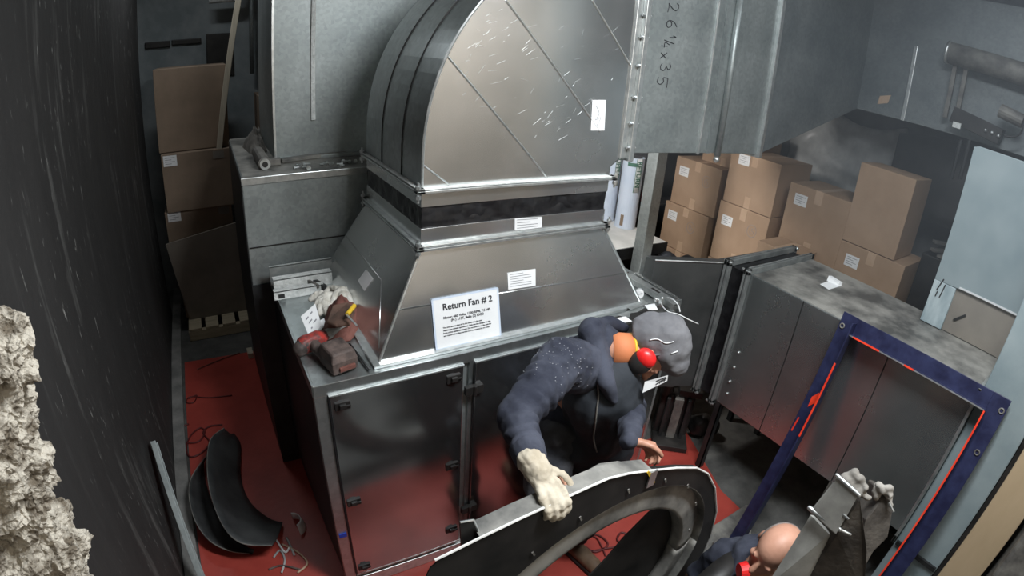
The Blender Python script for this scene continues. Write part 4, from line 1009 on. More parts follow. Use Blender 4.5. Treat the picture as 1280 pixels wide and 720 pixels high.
ve = thing('vertical_conduit_pair', at(1208, 180, X=3.9), 'pair of short vertical rods above the pale blue cabinet', 'conduit')
for x in (1201, 1212):
    a = at(x, 175, X=3.6); b = V((3.6, a.y, a.z-.24)); build(G().tube([a, b], .014, 8), 'rod', 'darkmetal', ve)
g = G()
def dr_(u, v):
    a = math.pi*(.1+.8*u); return (4.58-.22*math.sin(a)*(.6+.4*v), 1.62-1.05*u, 2.20-.62*v+.08*math.sin(a))
g.sheet(dr_, 20, 8, .006); meta(build(g, 'shadow_sheet', 'blackpaint', smooth=True), 'dark tarpaulin built as a sheet bulging over the boxes under the branch duct', 'shadow')  # dark sheet stands in for the duct's shadow on the wall

# ================================================================== FLOOR CLUTTER LEFT
def zf(x, y, z=0): return at(x, y, Z=z)
def crescent(inner, outer, name, label, base):
    I = bez(inner, 8); O = bez(outer, 8); n = 40
    def samp(L, u): t = u*(len(L)-1); i = min(int(t), len(L)-2); return L[i].lerp(L[i+1], t-i)
    t = thing(name, base, label, 'sheet metal')
    f = lambda u, v: samp(I, u).lerp(samp(O, u), v)+V((0, 0, -.02*math.sin(math.pi*v)))
    g = G(); g.sheet(f, n, 6, .004); build(g, 'sheet', 'grey_sheet', t, smooth=True)
    g = G(); g.tube([f(k/n, 1) for k in range(n+1)], .003, 5); build(g, 'rim', 'grime', t)
crescent([V((-.13, 3.02, .02)), V((-.10, 2.88, .02)), V((-.14, 2.59, .02)), V((-.12, 2.37, .02)), V((-.04, 2.21, .02)), V((.03, 2.15, .02))],
         [zf(280, 535, .2), zf(262, 552, .23), zf(260, 600, .25), zf(275, 650, .25), zf(300, 678, .22), zf(340, 682, .14)],
         'scroll_sheet', 'dark curved crescent of sheet metal on the red floor, the larger inner one of two', (-.2, 2.6, 0))
crescent([V((-.30, 2.95, .015)), V((-.36, 2.75, .015)), V((-.34, 2.45, .015)), V((-.28, 2.2, .015)), V((-.2, 2.06, .015)), V((-.16, 2.02, .015))],
         [zf(262, 565, .08), zf(238, 600, .12), zf(240, 640, .14), zf(258, 672, .12), zf(285, 688, .08), zf(312, 692, .03)],
         'scroll_sheet', 'dark narrow crescent of sheet metal tucked outside the larger one, nearer the black wall', (-.35, 2.4, 0))
# strut leaning on wall
a = at(190, 553, X=-.52); b = at(255, 735, X=-.44)
ls = thing('leaning_channel', (-.47, 1.9, 0), 'long grey steel channel leaning against the black wall', 'channel')
dd = (b-a).normalized(); b2 = a+dd*((a.z-.0)/-dd.z) if dd.z < 0 else b
g = G(); nx = V((1, 0, 0)); sd = dd.cross(nx).normalized()
g.bar(a, b2, .068, .004, nx); g.bar(a+sd*.032+nx*.012, b2+sd*.032+nx*.012, .004, .024, nx); g.bar(a-sd*.032+nx*.012, b2-sd*.032+nx*.012, .004, .024, nx)
build(g, 'channel', 'galv_dull', ls, bevel=.001)
g = G()
for t in (.03, .045): g.ball(a+dd*t+nx*.004+sd*.012*(1 if t < .04 else -1), .005)
build(g, 'hole', 'blackpaint', ls)
g = G(); g.bar(a+V((-.012, .03, -.02)), a+dd*.28+V((-.012, .03, 0)), .03, .006, nx); build(g, 'torn_lip', 'grime', ls)
def cable(pts, name, label, r=.005, m='cable', z=.006):
    P = [at(x, y, Z=z) for x, y in pts]; g = G(); g.tube(bez(P, 6), r, 6)
    return meta(build(g, name, m, smooth=True), label, 'cable')
cable([(300, 441), (285, 446), (262, 455), (246, 462)], 'thin_wire', 'thin pale wire across the far end of the red floor', .004, 'rustrag')
cable([(236, 498), (246, 494), (242, 503), (233, 503), (238, 496), (262, 497), (290, 494)], 'thin_wire', 'dark thin wire with a small loop on the red floor by the kerb', .004)
cable([(236, 530), (222, 536), (217, 545), (228, 553), (248, 552), (256, 540), (250, 535), (238, 545), (233, 560), (238, 571), (252, 566), (262, 553), (254, 541), (262, 533), (278, 531)], 'extension_cable', 'tangled dark red cable heap by the kerb of the left aisle', .006)
for k, pts in enumerate((((342, 697), (350, 688), (356, 700), (352, 716)), ((345, 674), (356, 690), (362, 684)), ((336, 712), (352, 707), (376, 712)), ((352, 680), (372, 690), (384, 704), (372, 716)), ((358, 672), (362, 680), (368, 694)))):
    cable(pts, 'plastic_strip', ('pale curled plastic strip at the bottom of the left aisle', 'short pale strip above the curled strips on the red floor', 'black and white strip lying near the bottom edge of the aisle', 'long pale looping strip on the red floor by the cabinet', 'small pale strip near the plastic cup shard')[k], .006, ('plastic', 'paper', 'drillblack', 'tape', 'plastic')[k])
g = G(); c = zf(366, 656, .03)
def cup(u, v): a = -1.2+2.6*u; return (c.x+.07*math.cos(a)*(1-.3*v), c.y+.07*math.sin(a)*(1-.3*v), .004+.07*v)
g.sheet(cup, 12, 4, .003); meta(build(g, 'plastic_shard', 'paper', smooth=True), 'curved white plastic shard on the red floor beside the dark crescent', 'plastic shard')
g = G(); g.box(.09, .135, 3.95, 4.05, 0, .05); meta(build(g, 'timber_offcut', 'wood', bevel=.003), 'small pale timber offcut at the far right corner of the red floor', 'timber')

# black motor base right of worker
mb = thing('motor_base', (2.35, 1.85, 0), 'black motor mounting base with two slide rails standing on the floor right of the worker', 'motor base')
A0 = zf(818, 558); A1 = zf(853, 563)
dx_ = (A1-A0).normalized(); A0.z = A1.z = 0; dy_ = V((-dx_.y, dx_.x, 0))
c = (A0+A1)/2
build(G().obox(c+dy_*.06+V((0, 0, .02)), dx_, dy_, (0, 0, 1), .12, .09, .02), 'foot', 'blackpaint', mb, bevel=.004)
for s_ in (-.07, 0.0, .07):
    build(G().obox(c+dx_*s_+dy_*.10+V((0, 0, .19)), dx_, dy_, (0, 0, 1), .012 if s_ else .03, .03, .17), 'rail', 'darkmetal' if s_ else 'grime', mb, bevel=.004)
build(G().obox(c+dy_*.17+V((0, 0, .19)), dx_, dy_, (0, 0, 1), .12, .05, .17), 'body', 'blackpaint', mb, bevel=.02)
build(G().tube([c+dx_*-.09+dy_*.14+V((0, 0, .36)), c+dx_*-.09+dy_*.14+V((0, 0, .43))], .045, 14), 'terminal_cap', 'blackpaint', mb)
build(G().obox(c+dx_*.07+dy_*.14+V((0, 0, .39)), dx_, dy_, (0, 0, 1), .08, .04, .025), 'bracket', 'blackpaint', mb, bevel=.006)
g = G(); cc = zf(875, 530, .1); g.ball(cc, .09, .08, .09); g.ball(cc+V((.08, -.05, -.02)), .07); 
meta(build(g, 'black_bag', 'blackpaint', voxel=.012, soft=2, smooth=True, rough=(.03, 9)), 'crumpled black bag on the floor under the duct flanges', 'bag')

# ================================================================== FAN HOUSING (foreground)
FY = .75; FW = .055
def sp(x, y, Y=FY): return at(x, y, Y=Y)
outl = [(526, 735), (543, 700), (600, 672), (650, 648), (700, 625), (735, 609), (760, 598), (785, 592), (815, 588), (845, 585), (870, 585), (884, 592), (893, 610), (895, 640), (887, 672), (876, 698), (860, 722)]
OP = [sp(*q) for q in outl]
# continue the volute below the frame
hc = V((1.0, FY, .60))
ex = [(1.50, .10), (1.30, .02), (1.0, .003), (.7, .04), (.48, .18), (.36, .42), (.31, .8)]
ring_out = OP+[V((x, FY, z)) for x, z in ex]
def hole(ac, rx, rz, n=48): return [V((ac.x+rx*math.cos(2*math.pi*k/n), ac.y, ac.z+rz*math.sin(2*math.pi*k/n))) for k in range(n)]
# fit the inlet to the ring seen in the photo
hi_ = [sp(*q) for q in ((720, 690), (760, 660), (800, 645), (835, 642), (850, 650), (852, 680))]
def fitc(P):
    import itertools
    best = None
    for cx in [x*.01 for x in range(70, 130)]:
        for cz in [z*.01 for z in range(20, 100)]:
            rr = [math.hypot(p.x-cx, p.z-cz) for p in P]; m = sum(rr)/len(rr); e = sum((r-m)**2 for r in rr)
            if best is None or e < best[0]: best = (e, cx, cz, m)
    return best
_, hx, hz, hr = fitc(hi_)
print('HOLE', hx, hz, hr, [tuple(round(v, 3) for v in p) for p in hi_])
def annulus(g, outer, inner, d):
    """plate with a hole; both loops resampled by angle about the hole centre"""
    cx, cz = hx, hz; n = 96
    def samp(loop, a):
        best = None
        for i in range(len(loop)):
            p, q = loop[i], loop[(i+1) % len(loop)]
            dx, dz = math.cos(a), math.sin(a); ex_, ez_ = q.x-p.x, q.z-p.z; den = dx*ez_-dz*ex_
            if abs(den) < 1e-9: continue
            t = ((p.x-cx)*ez_-(p.z-cz)*ex_)/den; s_ = ((p.x-cx)*dz-(p.z-cz)*dx)/den
            if t > 0 and -1e-6 <= s_ <= 1+1e-6 and (best is None or t > best): best = t
        return V((cx+best*math.cos(a), 0, cz+best*math.sin(a)))
    y0 = outer[0].y; base = len(g.v)
    for k in range(n):
        a = 2*math.pi*k/n; o_, i_ = samp(outer, a), samp(inner, a)
        for p, yy in ((o_, y0), (i_, y0), (o_, y0+d), (i_, y0+d)): g.v.append(V((p.x, yy, p.z)))
    for k in range(n):
        a = base+4*k; b = base+4*((k+1) % n)
        g.f += [(a, a+1, b+1, b), (a+2, b+2, b+3, a+3), (a, b, b+2, a+2), (a+1, a+3, b+3, b+1)]
    return g
fh = thing('fan_housing', (1.0, FY, 0), 'black spiral blower housing with round inlet held upright by the worker', 'fan housing')
H1 = hole(V((hx, FY, hz)), hr+.115, hr+.115)
g = G(); annulus(g, ring_out, H1, .004); build(g, 'side_plate', 'blackpaint', fh)
# inlet ring
g = G()
def cone(u, v):
    a = 2*math.pi*u
    if v < .2: rr = hr+.115-.006*v/.2; yy = FY+.035*v/.2
    elif v < .8: w2 = (v-.2)/.6; rr = hr+.109-.105*w2; yy = FY+.035-.022*math.sin(w2*math.pi*.55)
    else: w2 = (v-.8)/.2; rr = hr+.004-.006*w2; yy = FY+.013+.05*w2
    return (hx+rr*math.cos(a), yy, hz+rr*math.sin(a))
g.sheet(cone, 80, 20, .003); build(g, 'inlet_cone', 'dusty', fh, smooth=True)
g = G(); g.tube([(hx+hr*math.cos(2*math.pi*k/72), FY+.063, hz+hr*math.sin(2*math.pi*k/72)) for k in range(72)], .003, 6, closed=True); build(g, 'inlet_lip', 'grime', fh)
# wrap strip (seen along the top)
g = G()
ro = OP[2:9]
def wr(u, v):
    t = u*(len(ro)-1); i = min(int(t), len(ro)-2); f = t-i; p = ro[i].lerp(ro[i+1], f)
    return (p.x, FY-.002+FW*v, p.z+.001)
g.sheet(wr, 60, 1, .004); build(g, 'wrap_strip', 'dusty', fh)
g = G(); ro = OP[8:]+[V((x, FY, z)) for x, z in ex]+[OP[0]]
def wr2(u, v):
    t = u*(len(ro)-1); i = min(int(t), len(ro)-2); f = t-i; p = ro[i].lerp(ro[i+1], f)
    return (p.x, FY+.016*v, p.z+.001)
g.sheet(wr2, 90, 1, .003); build(g, 'rim_flange', 'blackpaint', fh)
g = G(); g.tube([p+V((0, -.002, .002)) for p in OP[1:]], .0038, 6); build(g, 'bright_edge', 'barewhite', fh)
# cut-off lip at the outlet end
a = sp(575, 652, FY+.1); b = sp(600, 672)
g = G(); g.prism([at(*q, Y=FY+.02) for q in ((575, 653), (592, 650), (601, 671), (577, 684))], (0, .006, 0)); build(g, 'outlet_lip', 'blackpaint', fh)
g = G(); g.tube([at(575, 653, Y=FY+.018), at(592, 650, Y=FY+.018), at(601, 671, Y=FY+.018)], .003, 6); build(g, 'lip_edge', 'flange', fh)
# slots
def slot_on(px, py, ln=.022):
    p = sp(px, py); d = V((.45, 0, -1)).normalized()*ln
    return G().bar(p-d/2-V((0, .004, 0)), p+d/2-V((0, .004, 0)), .006, .003, (0, 1, 0))
for q in ((785, 613), (668, 645), (725, 647), (831, 600), (859, 607), (869, 629), (861, 662), (666, 691), (803, 679)):
    if q == (803, 679) or q == (668, 645): continue
    build(slot_on(*q), 'rivet_slot', 'grime', fh)
g = G(); p = sp(818, 594); g.box(p.x-.03, p.x+.0, FY-.008, FY-.003, p.z-.035, p.z+.03); build(g, 'clip', 'flange', fh)
g = G(); g.bar(sp(808, 588)-V((0, .006, 0)), sp(816, 602)-V((0, .006, 0)), .008, .003, (0, 1, 0)); build(g, 'orange_tag', 'yellow', fh)
# second dark plate inside, seen through the lower right of the inlet
g = G(); YP = FY+FW+.012
pp_ = [sp(*q, YP) for q in ((812, 640), (800, 652), (780, 672), (758, 698), (735, 722))]
pp_ += [V((.95, YP, .30)), V((1.05, YP, .02)), V((1.45, YP, .02)), V((1.66, YP, .3)), V((1.62, YP, .75)), V((1.42, YP, .95))]
meta(build(G().prism(pp_, (0, .006, 0)), 'backing_plate', 'blackpaint', bevel=.001), 'black backing plate seen through the lower right of the housing inlet', 'plate')
# crumpled sheet scrap behind the top edge
P = [at(*q, Y=FY+.16) for q in ((722, 600), (738, 584), (752, 576), (775, 573), (800, 577), (812, 586))]
P = [p-V((0, 0, .02)) for p in P]; g = G(); g.prism(P, (.004, .012, -.002)); meta(build(g, 'sheet_offcut', 'dusty', bevel=.002), 'thin grey sheet offcut tucked behind the housing top edge', 'sheet metal')
# cables seen through inlet
cable([(731, 676), (745, 668), (760, 680), (745, 690), (732, 684)], 'extension_cable', 'dark red cable loop on the floor seen through the inlet', .006)
cable([(735, 690), (755, 686), (775, 682), (785, 670), (776, 666), (772, 676), (788, 680), (800, 668)], 'extension_cable', 'dark red cable curling right under the inlet, beside the loop', .006)
cable([(733, 668), (745, 672), (752, 683), (757, 695)], 'extension_cable', 'short dark red cable length left of the loops in the inlet', .005)

# ---------------- debris and second housing
d1 = [zf(*q) for q in ((940, 640), (930, 636), (885, 665), (866, 715), (880, 735), (905, 720), (935, 680))]
dbz = thing('steel_offcut', zf(905, 680), 'grey steel offcut lying on the floor at the foot of the blue frame', 'steel offcut')
build(G().prism(d1, (0, 0, .04)), 'plate', 'grime', dbz, bevel=.003)
g = G(); c = zf(894, 682, .05); g.tube([c, c+V((0, 0, .03))], .02, 6); build(g, 'nut', 'grime', dbz)
sh2 = thing('inlet_ring', (1.5, .62, .0), 'dark curved ring section with thin bright rim at the bottom edge beside the bald worker', 'ring section')
R0_ = at(900, 745, Y=.52)
g = G()
cr = V((R0_.x, .52, R0_.z-.02))
def rg(u, v): a = math.radians(15+150*u); return (cr.x+.19*math.cos(a), .50+.10*v, cr.z+.19*math.sin(a))
g.sheet(rg, 30, 2, .004); build(g, 'ring', 'blackpaint', sh2, smooth=True)
g = G(); g.tube([rg(k/30, 0) for k in range(31)], .004, 6); build(g, 'rim', 'flange', sh2)
g = G(); g.sheet(lambda u, v: (cr.x-.18+.36*u, .60, cr.z-.3+.33*v), 2, 2, .004); build(g, 'plate', 'blackpaint', sh2)
g = G(); g.box(cr.x-.03, cr.x+.03, .52, .58, 0, cr.z-.28); build(g, 'prop', 'darkmetal', sh2)

# torn housing end standing at right
th2 = thing('torn_duct_end', (1.6, .3, 0), 'grimy grey torn duct end with ragged insulation standing beside the bald worker', 'duct end')
def tq(x, y, d):   # point at distance d from the lens
    v = at(x, y, Y=1)-CAM if False else (at(x, y, Z=1.0)-CAM); v.normalize(); return CAM+v*d
D = 1.72
A = [tq(955, 735, 2.0), tq(1000, 735, 2.0), tq(1037, 668, 1.84), tq(1013, 643, 1.84)]
g = G(); g.quad(A, .03, (.5, -.3, -.2)); build(g, 'side_strip', 'paledust', th2, bevel=.002)
A = [tq(1013, 640, 1.80), tq(1045, 668, 1.80), tq(1073, 620, 1.72), tq(1048, 596, 1.72)]
g = G(); g.quad(A, .02, (.4, .3, -.4)); build(g, 'cap_plate', 'paledust', th2, bevel=.002)
g = G(); g.cap(tq(1046, 594, 1.72), .006, tq(1074, 619, 1.72), .006); build(g, 'rolled_edge', 'flange', th2, smooth=True)
g = G(); g.cap(tq(1012, 635, 1.80), .008, tq(1050, 662, 1.80), .007); g.cap(tq(1050, 662, 1.80), .005, tq(1063, 668, 1.81), .004)
build(g, 'rolled_edge', 'flange', th2, smooth=True)
A = [tq(1002, 735, 2.02), tq(1080, 745, 2.02), tq(1084, 690, 1.86), tq(1075, 622, 1.74), tq(1046, 668, 1.82)]
g = G(); g.prism(A, (.05, .12, -.05)); build(g, 'inner_wall', 'taupe', th2, bevel=.002)
g = G()
for q, r in (((1057, 597), .020), ((1066, 592), .018), ((1075, 600), .018), ((1082, 610), .014)):
    g.ball(tq(*q, 1.80), r)
g.cap(tq(1058, 602, 1.80), .024, tq(1084, 622, 1.82), .014)
build(g, 'insulation', 'rag', th2, voxel=.005, soft=2, smooth=True, rough=(.010, 26))
g = G(); g.prism([tq(1100, 612, 1.9), tq(1110, 615, 1.9), tq(1116, 640, 1.93), tq(1110, 672, 1.97), tq(1092, 690, 1.98), tq(1078, 715, 2.0), tq(1070, 690, 1.96), tq(1082, 650, 1.9), tq(1096, 630, 1.9)], (.10, .07, -.06))
build(g, 'torn_flap', 'taupe', th2, bevel=.006)
g = G(); g.cap(tq(1098, 608, 1.88), .016, tq(1109, 612, 1.88), .014); g.cap(tq(1109, 612, 1.88), .014, tq(1114, 632, 1.9), .008); g.cap(tq(1098, 608, 1.88), .014, tq(1097, 622, 1.9), .010)
build(g, 'insulation_lobe', 'rag', th2, voxel=.004, soft=1, smooth=True, rough=(.010, 40))
for a_, b_, d_ in (((1054, 643), (1061, 649), 1.76), ((1030, 628), (1036, 640), 1.78), ((1111, 628), (1117, 640), 1.82)): build(G().bar(tq(*a_, d_), tq(*b_, d_), .005, .005), 'wire_end', 'flange', th2)
bp_ = tq(1040, 730, 2.0); build(G().bar(V((bp_.x, bp_.y, .0)), V((bp_.x, bp_.y, bp_.z)), .12, .12), 'stand', 'blackpaint', th2)

# ================================================================== PERSON 1
def HEAD(g, c, upv, face, s=1.0):
    upv = V(upv).normalized(); face = V(face); face = (face-upv*face.dot(upv)).normalized(); side = upv.cross(face)
    ax = (side, face, upv)
    P = lambda a, b, c_: c+side*a*s+face*b*s+upv*c_*s
    g.ball(P(0, -.008, .035), .074*s, .095*s, .082*s, ax, 24, 16)
    g.ball(P(0, .030, -.040), .056*s, .062*s, .072*s, ax, 20, 14)
    g.cap(P(0, .062, -.092), .024*s, P(0, .055, -.085), .026*s)
    for q in (-1, 1):
        g.ball(P(.042*q, .060, -.012), .022*s, .018*s, .018*s, ax, 10, 8)
        g.ball(P(.076*q, -.008, -.008), .010*s, .020*s, .032*s, ax, 10, 8)
        g.ball(P(.030*q, .080, .022), .022*s, .010*s, .007*s, ax, 8, 6)
        g.ball(P(.030*q, .078, .006), .011*s, .009*s, .008*s, ax, 8, 6)
    g.cap(P(0, .088, .012), .009*s, P(0, .108, -.024), .014*s)
    g.ball(P(0, .086, -.056), .024*s, .012*s, .007*s, ax, 10, 6); g.ball(P(0, .083, -.067), .021*s, .012*s, .007*s, ax, 10, 6)
    return P, ax
def hand(g, wrist, pdir, pnorm, thumbside, curl, r=.0085, s=1.0):
    """palm and five curled fingers; pdir along the hand, pnorm = palm's facing side"""
    pdir = V(pdir).normalized(); pnorm = V(pnorm); pnorm = (pnorm-pdir*pnorm.dot(pdir)).normalized(); sd = pdir.cross(pnorm)*thumbside
    w = V(wrist); L = .09*s
    for k in (-1.3, -.45, .45, 1.3): g.cap(w+sd*.010*k, .017*s, w+pdir*L+sd*.021*k*s, .0125*s, 10)
    for k, ln in zip((-1.3, -.45, .45, 1.3), (.062, .076, .082, .074)):
        p = w+pdir*L+sd*.022*k*s; a = .25+curl*.4
        for j, f in enumerate((.45, .32, .23)):
            d = pdir*math.cos(a)+pnorm*math.sin(a); q = p+d*ln*f*s*1.15; g.cap(p, r*s*(1.05-.1*j), q, r*s*(.97-.1*j), 10); p = q; a += curl
    p = w+pdir*.025*s+sd*.022*s; d = (pdir*.6+sd*.75+pnorm*.25).normalized()
    q = p+d*.045*s; g.cap(p, .015*s, q, .012*s, 10); d = (pdir*.8+sd*.25+pnorm*.55*curl).normalized(); q2 = q+d*.032*s; g.cap(q, .0115*s, q2, .0105*s, 10)
    d = (pdir*.8-sd*.1+pnorm*.7*curl).normalized(); g.cap(q2, .0105*s, q2+d*.026*s, .009*s, 10)

hcn = V((1.45, 1.18, 0)); hd = at(814, 437, Y=1.20)
vdir = (hd-CAM).normalized()
cr_ = (CR*1.0+CU*.10); cr_ = (cr_-vdir*cr_.dot(vdir)).normalized()       # crown direction
fc_ = -CU+vdir*.15; fc_ = (fc_-cr_*fc_.dot(cr_)).normalized()            # face direction: down
neck0 = at(768, 437, Y=1.26); chest = at(748, 470, Y=1.27); belly = at(742, 545, Y=1.36); hip = V((1.24, 1.40, .86))
shR = at(700, 452, Y=1.22); elR = at(645, 522, Y=1.06); wrR = at(666, 580, Y=.86)
shL = at(776, 478, Y=1.22); wrL = at(786, 551, Y=.98); elL = V((1.40, 1.20, 1.08))
print('P1', hd, neck0, chest, shR, elR, wrR, shL, wrL, (shR-shL).length, (shR-elR).length, (elR-wrR).length)
p1 = thing('person', (1.28, 1.38, 0), 'worker in dusty navy hoodie, grey cap and red ear defenders bending over the black housing', 'person')
g = G()
HP, hax = HEAD(g, hd-cr_*.012, cr_, fc_, 1.0)
g.cap(neck0, .06, hd-cr_*.05-fc_*.02, .056)
g.cap(chest+V((0, .06, -.03)), .09, neck0, .06); g.cap(hip+V((0, .04, .1)), .10, chest+V((0, .06, -.04)), .10)
g.cap(shR, .055, elR, .042); g.cap(elR, .042, wrR, .028); g.cap(shL, .055, elL, .042); g.cap(elL, .040, wrL, .027)
g.cap(chest+V((0, .05, -.02)), .08, shR, .05); g.cap(chest+V((0, .05, -.02)), .08, shL, .05)
fR = V((1.36, 1.34, 0)); fL = V((1.02, 1.30, 0))
fR = zf(716, 690); fL = zf(655, 672) if False else V((1.0, 1.36, 0))
kR = V((fR.x-.02, 1.22, .47)); kL = V((1.05, 1.20, .47))
for kk, ff, hh in ((kR, fR, hip+V((.08, 0, 0))), (kL, fL, hip+V((-.09, .0, 0)))):
    g.cap(hh, .09, kk, .06); g.cap(kk, .058, ff+V((0, .03, .09)), .038); g.cap(ff+V((0, .03, .05)), .035, ff+V((.02, -.12, .035)), .03)
# hands
pdR = (at(694, 622, Y=.755)-wrR); hand(g, wrR, pdR, V((.1, -.2, -1)), 1, .62, s=.92)
wl = wrL; pdL = (at(812, 560, Y=.96)-wl).normalized(); hand(g, wl+pdL*.01, pdL*.9+V((0, 0, .1)), V((-.1, -.6, -.8)), -1, .75)
build(g, 'body', 'skin', p1, voxel=.0055, soft=2, smooth=True)
# glove on the right hand
g = G(); pdn = pdR.normalized(); hand(g, wrR+pdn*.002, pdR, V((.1, -.2, -1)), 1, .62, r=.0125, s=1.05)
g.cap(wrR-pdn*.012, .040, wrR+pdn*.03, .037)
build(g, 'work_glove', 'tanglove', p1, voxel=.0045, soft=2, smooth=True, rough=(.004, 40))
# trousers
g = G(); g.cap(hip+V((-.05, 0, .02)), .15, hip+V((.05, 0, .02)), .15)
for kk, ff, hh in ((kR, fR, hip+V((.08, 0, 0))), (kL, fL, hip+V((-.09, .0, 0)))):
    g.cap(hh, .115, kk, .082); g.cap(kk, .08, ff+V((0, .03, .12)), .066)
build(g, 'trousers', 'trousers', p1, voxel=.012, soft=3, smooth=True, rough=(.02, 11))
for ff in (fR, fL):
    g = G(); g.cap(ff+V((0, .03, .15)), .052, ff+V((0, .04, .05)), .05); g.cap(ff+V((0, .03, .045)), .046, ff+V((.02, -.16, .04)), .042)
    b_ = build(g, 'boot', 'boot', p1, voxel=.008, soft=2, smooth=True)
    g = G(); g.cap(ff+V((0, .04, .012)), .05, ff+V((.02, -.16, .012)), .048)
    for v in g.v: v.z = max(.001, min(v.z, .022))
    build(g, 'sole', 'blackpaint', b_)
# dark vest over the trunk, open hoodie on top
g = G()
g.cap(chest+V((.02, -.01, -.06)), .165, belly+V((.01, -.02, 0)), .170); g.cap(belly+V((.01, -.02, 0)), .170, hip+V((0, -.01, .04)), .155)
g.cap(neck0+V((-.02, .01, -.10)), .09, chest+V((.06, -.03, -.1)), .12)
build(g, 'vest', 'jacket', p1, voxel=.009, soft=4, smooth=True, rough=(.022, 10, V((1, 1, .45))))
g = G(); bk1 = chest+V((.0, .075, .0))
g.cap(bk1, .135, belly+V((-.01, .05, 0)), .135); g.cap(belly+V((-.01, .05, 0)), .135, hip+V((-.02, .03, .10)), .14)
g.cap(chest+V((-.02, .03, .02)), .115, shR, .084); g.cap(chest+V((0, .03, .02)), .115, shL, .075)
g.cap(shR, .086, shR.lerp(elR, .5), .072); g.cap(shR.lerp(elR, .5), .072, elR, .062); g.cap(elR, .062, elR.lerp(wrR, .80), .046)
g.cap(shL, .072, elL, .058); g.cap(elL, .058, wrL, .036)
g.cap(chest+V((0, .02, .05)), .10, at(752, 428, Y=1.31), .075)
hood = build(g, 'hoodie', 'hoodie', p1, voxel=.008, soft=4, smooth=True)
def folds(axa, axb, r, n, amp, me_o):
    a, b = V(axa), V(axb); d = (b-a); L_ = d.length; d.normalize(); org = V(p1['_o'])
    def fn(q, no):
        p = q+org; t = (p-a).dot(d)
        if t < -.03 or t > L_+.02: return 0
        rad = (p-a-d*t); 
        if rad.length > r: return 0
        an = math.atan2(rad.dot(V((0, 0, 1))), rad.dot(d.cross(V((0, 0, 1)))))
        return amp*math.sin(n*(t/L_)*2*math.pi+1.3*math.sin(an*2+t*30))*math.sin(math.pi*max(0, min(1, (t+.03)/(L_+.05))))
    ruffle(me_o.data, fn)
folds(shR, elR, .11, 5.5, .0045, hood); folds(elR, wrR, .09, 5, .0045, hood); folds(elL, wrL, .07, 4, .003, hood)
org_ = V(p1['_o']); ruffle(hood.data, lambda q, no: .010*noise.fractal((q+org_)*8, 1, 2, 3)+.0035*noise.noise((q+org_)*32))
# pale dust and swarf on the near shoulder
g = G(); rr_ = random.Random(4)
vs = [v.co for v in hood.data.vertices if (v.co+org_-shR.lerp(elR, .15)).length < .16 and v.normal.dot(-vdir) > .25]
for k in range(80):
    q = rr_.choice(vs)+org_; n_ = (CAM-q).normalized()
    g.ball(q+n_*.001, rr_.uniform(.001, .003), rr_.uniform(.001, .002), .0010, nu=6, nv=4)
build(g, 'dust_specks', 'dust', p1)['kind'] = 'stuff'
g = G()
hp = [at(*q, Y=yy) for q, yy in (((738, 418), 1.30), ((748, 408), 1.33), ((764, 404), 1.34), ((780, 410), 1.33))]
g.cap(hp[0], .040, hp[1], .032); g.cap(hp[1], .032, hp[2], .027); g.cap(hp[2], .027, hp[3], .020)
q1, q2, q3 = at(747, 445, Y=1.24), at(757, 478, Y=1.15), at(768, 500, Y=1.12)
g.cap(hp[0], .045, q1, .042); g.cap(q1, .042, q2, .034); g.cap(q2, .034, q3, .018)
g.cap(hp[0]+V((.02, .02, 0)), .05, q1+V((.03, .04, -.02)), .06)
build(g, 'hood', 'hoodie', p1, voxel=.007, soft=3, smooth=True, rough=(.008, 12))
zp = [at(*q, Y=yy) for q, yy in (((768, 470), 1.10), ((748, 480), 1.10), ((747, 520), 1.16), ((745, 555), 1.19), ((752, 585), 1.2))]
def onvest(px, py):
    v = (at(px, py, Y=1)-CAM).normalized(); b_ = None; vm = p1.children
    for o_ in vm:
        if o_.name.startswith(('vest', 'hoodie')):
            ok, loc, no, ix = o_.ray_cast(CAM-org_, v)
            if ok and (b_ is None or (loc-(CAM-org_)).length < (b_-CAM).length): b_ = loc+org_
    return (b_ if b_ is not None else at(px, py, Y=1.15))-v*.004
g = G(); g.tube(bez([onvest(*q) for q in ((747, 478), (748, 495), (746, 512), (744, 530), (742, 548), (746, 565))], 6), .0035, 6); build(g, 'zip', 'grime', p1, smooth=True)
g = G(); a_ = elR.lerp(wrR, .86); g.cap(elR.lerp(wrR, .74), .050, a_, .047); build(g, 'cuff', 'hoodie', p1, voxel=.006, soft=1, smooth=True)
# collar
g = G(); nd_ = (hd-neck0).normalized(); g.tube([neck0+nd_*.062, neck0+nd_*.070], [.0645, .0635], 24); build(g, 'yellow_band', 'yellow', p1, smooth=True)
g = G(); g.tube([neck0-nd_*.02, neck0+nd_*.03, neck0+nd_*.06], [.068, .065, .063], 24); build(g, 'orange_collar', 'orange', p1, smooth=True)
# cap
g = G(); cc_ = HP(0, -.012, .055)
A_, F_, U_ = hax
g.ball(HP(0, -.020, .080), .093, .120, .095, hax, 28, 20)
g.ball(HP(0, -.060, .015), .080, .085, .095, hax, 22, 16); g.ball(HP(0, .06, .10), .07, .06, .055, hax, 16, 12); g.ball(HP(.02, -.07, .12), .05, .05, .04, hax, 16, 12)
def keep(v):
    d = (v-hd).dot(U_); f = (v-hd).dot(F_); lim = -.06 if f < -.03 else (-.06+.085*min(1, (f+.03)/.05))
    return v+U_*(lim-d) if d < lim else v
g.v = [keep(v) for v in g.v]
capo = build(g, 'cap', 'capcloth', p1, voxel=.005, soft=3, smooth=True, rough=(.009, 14))
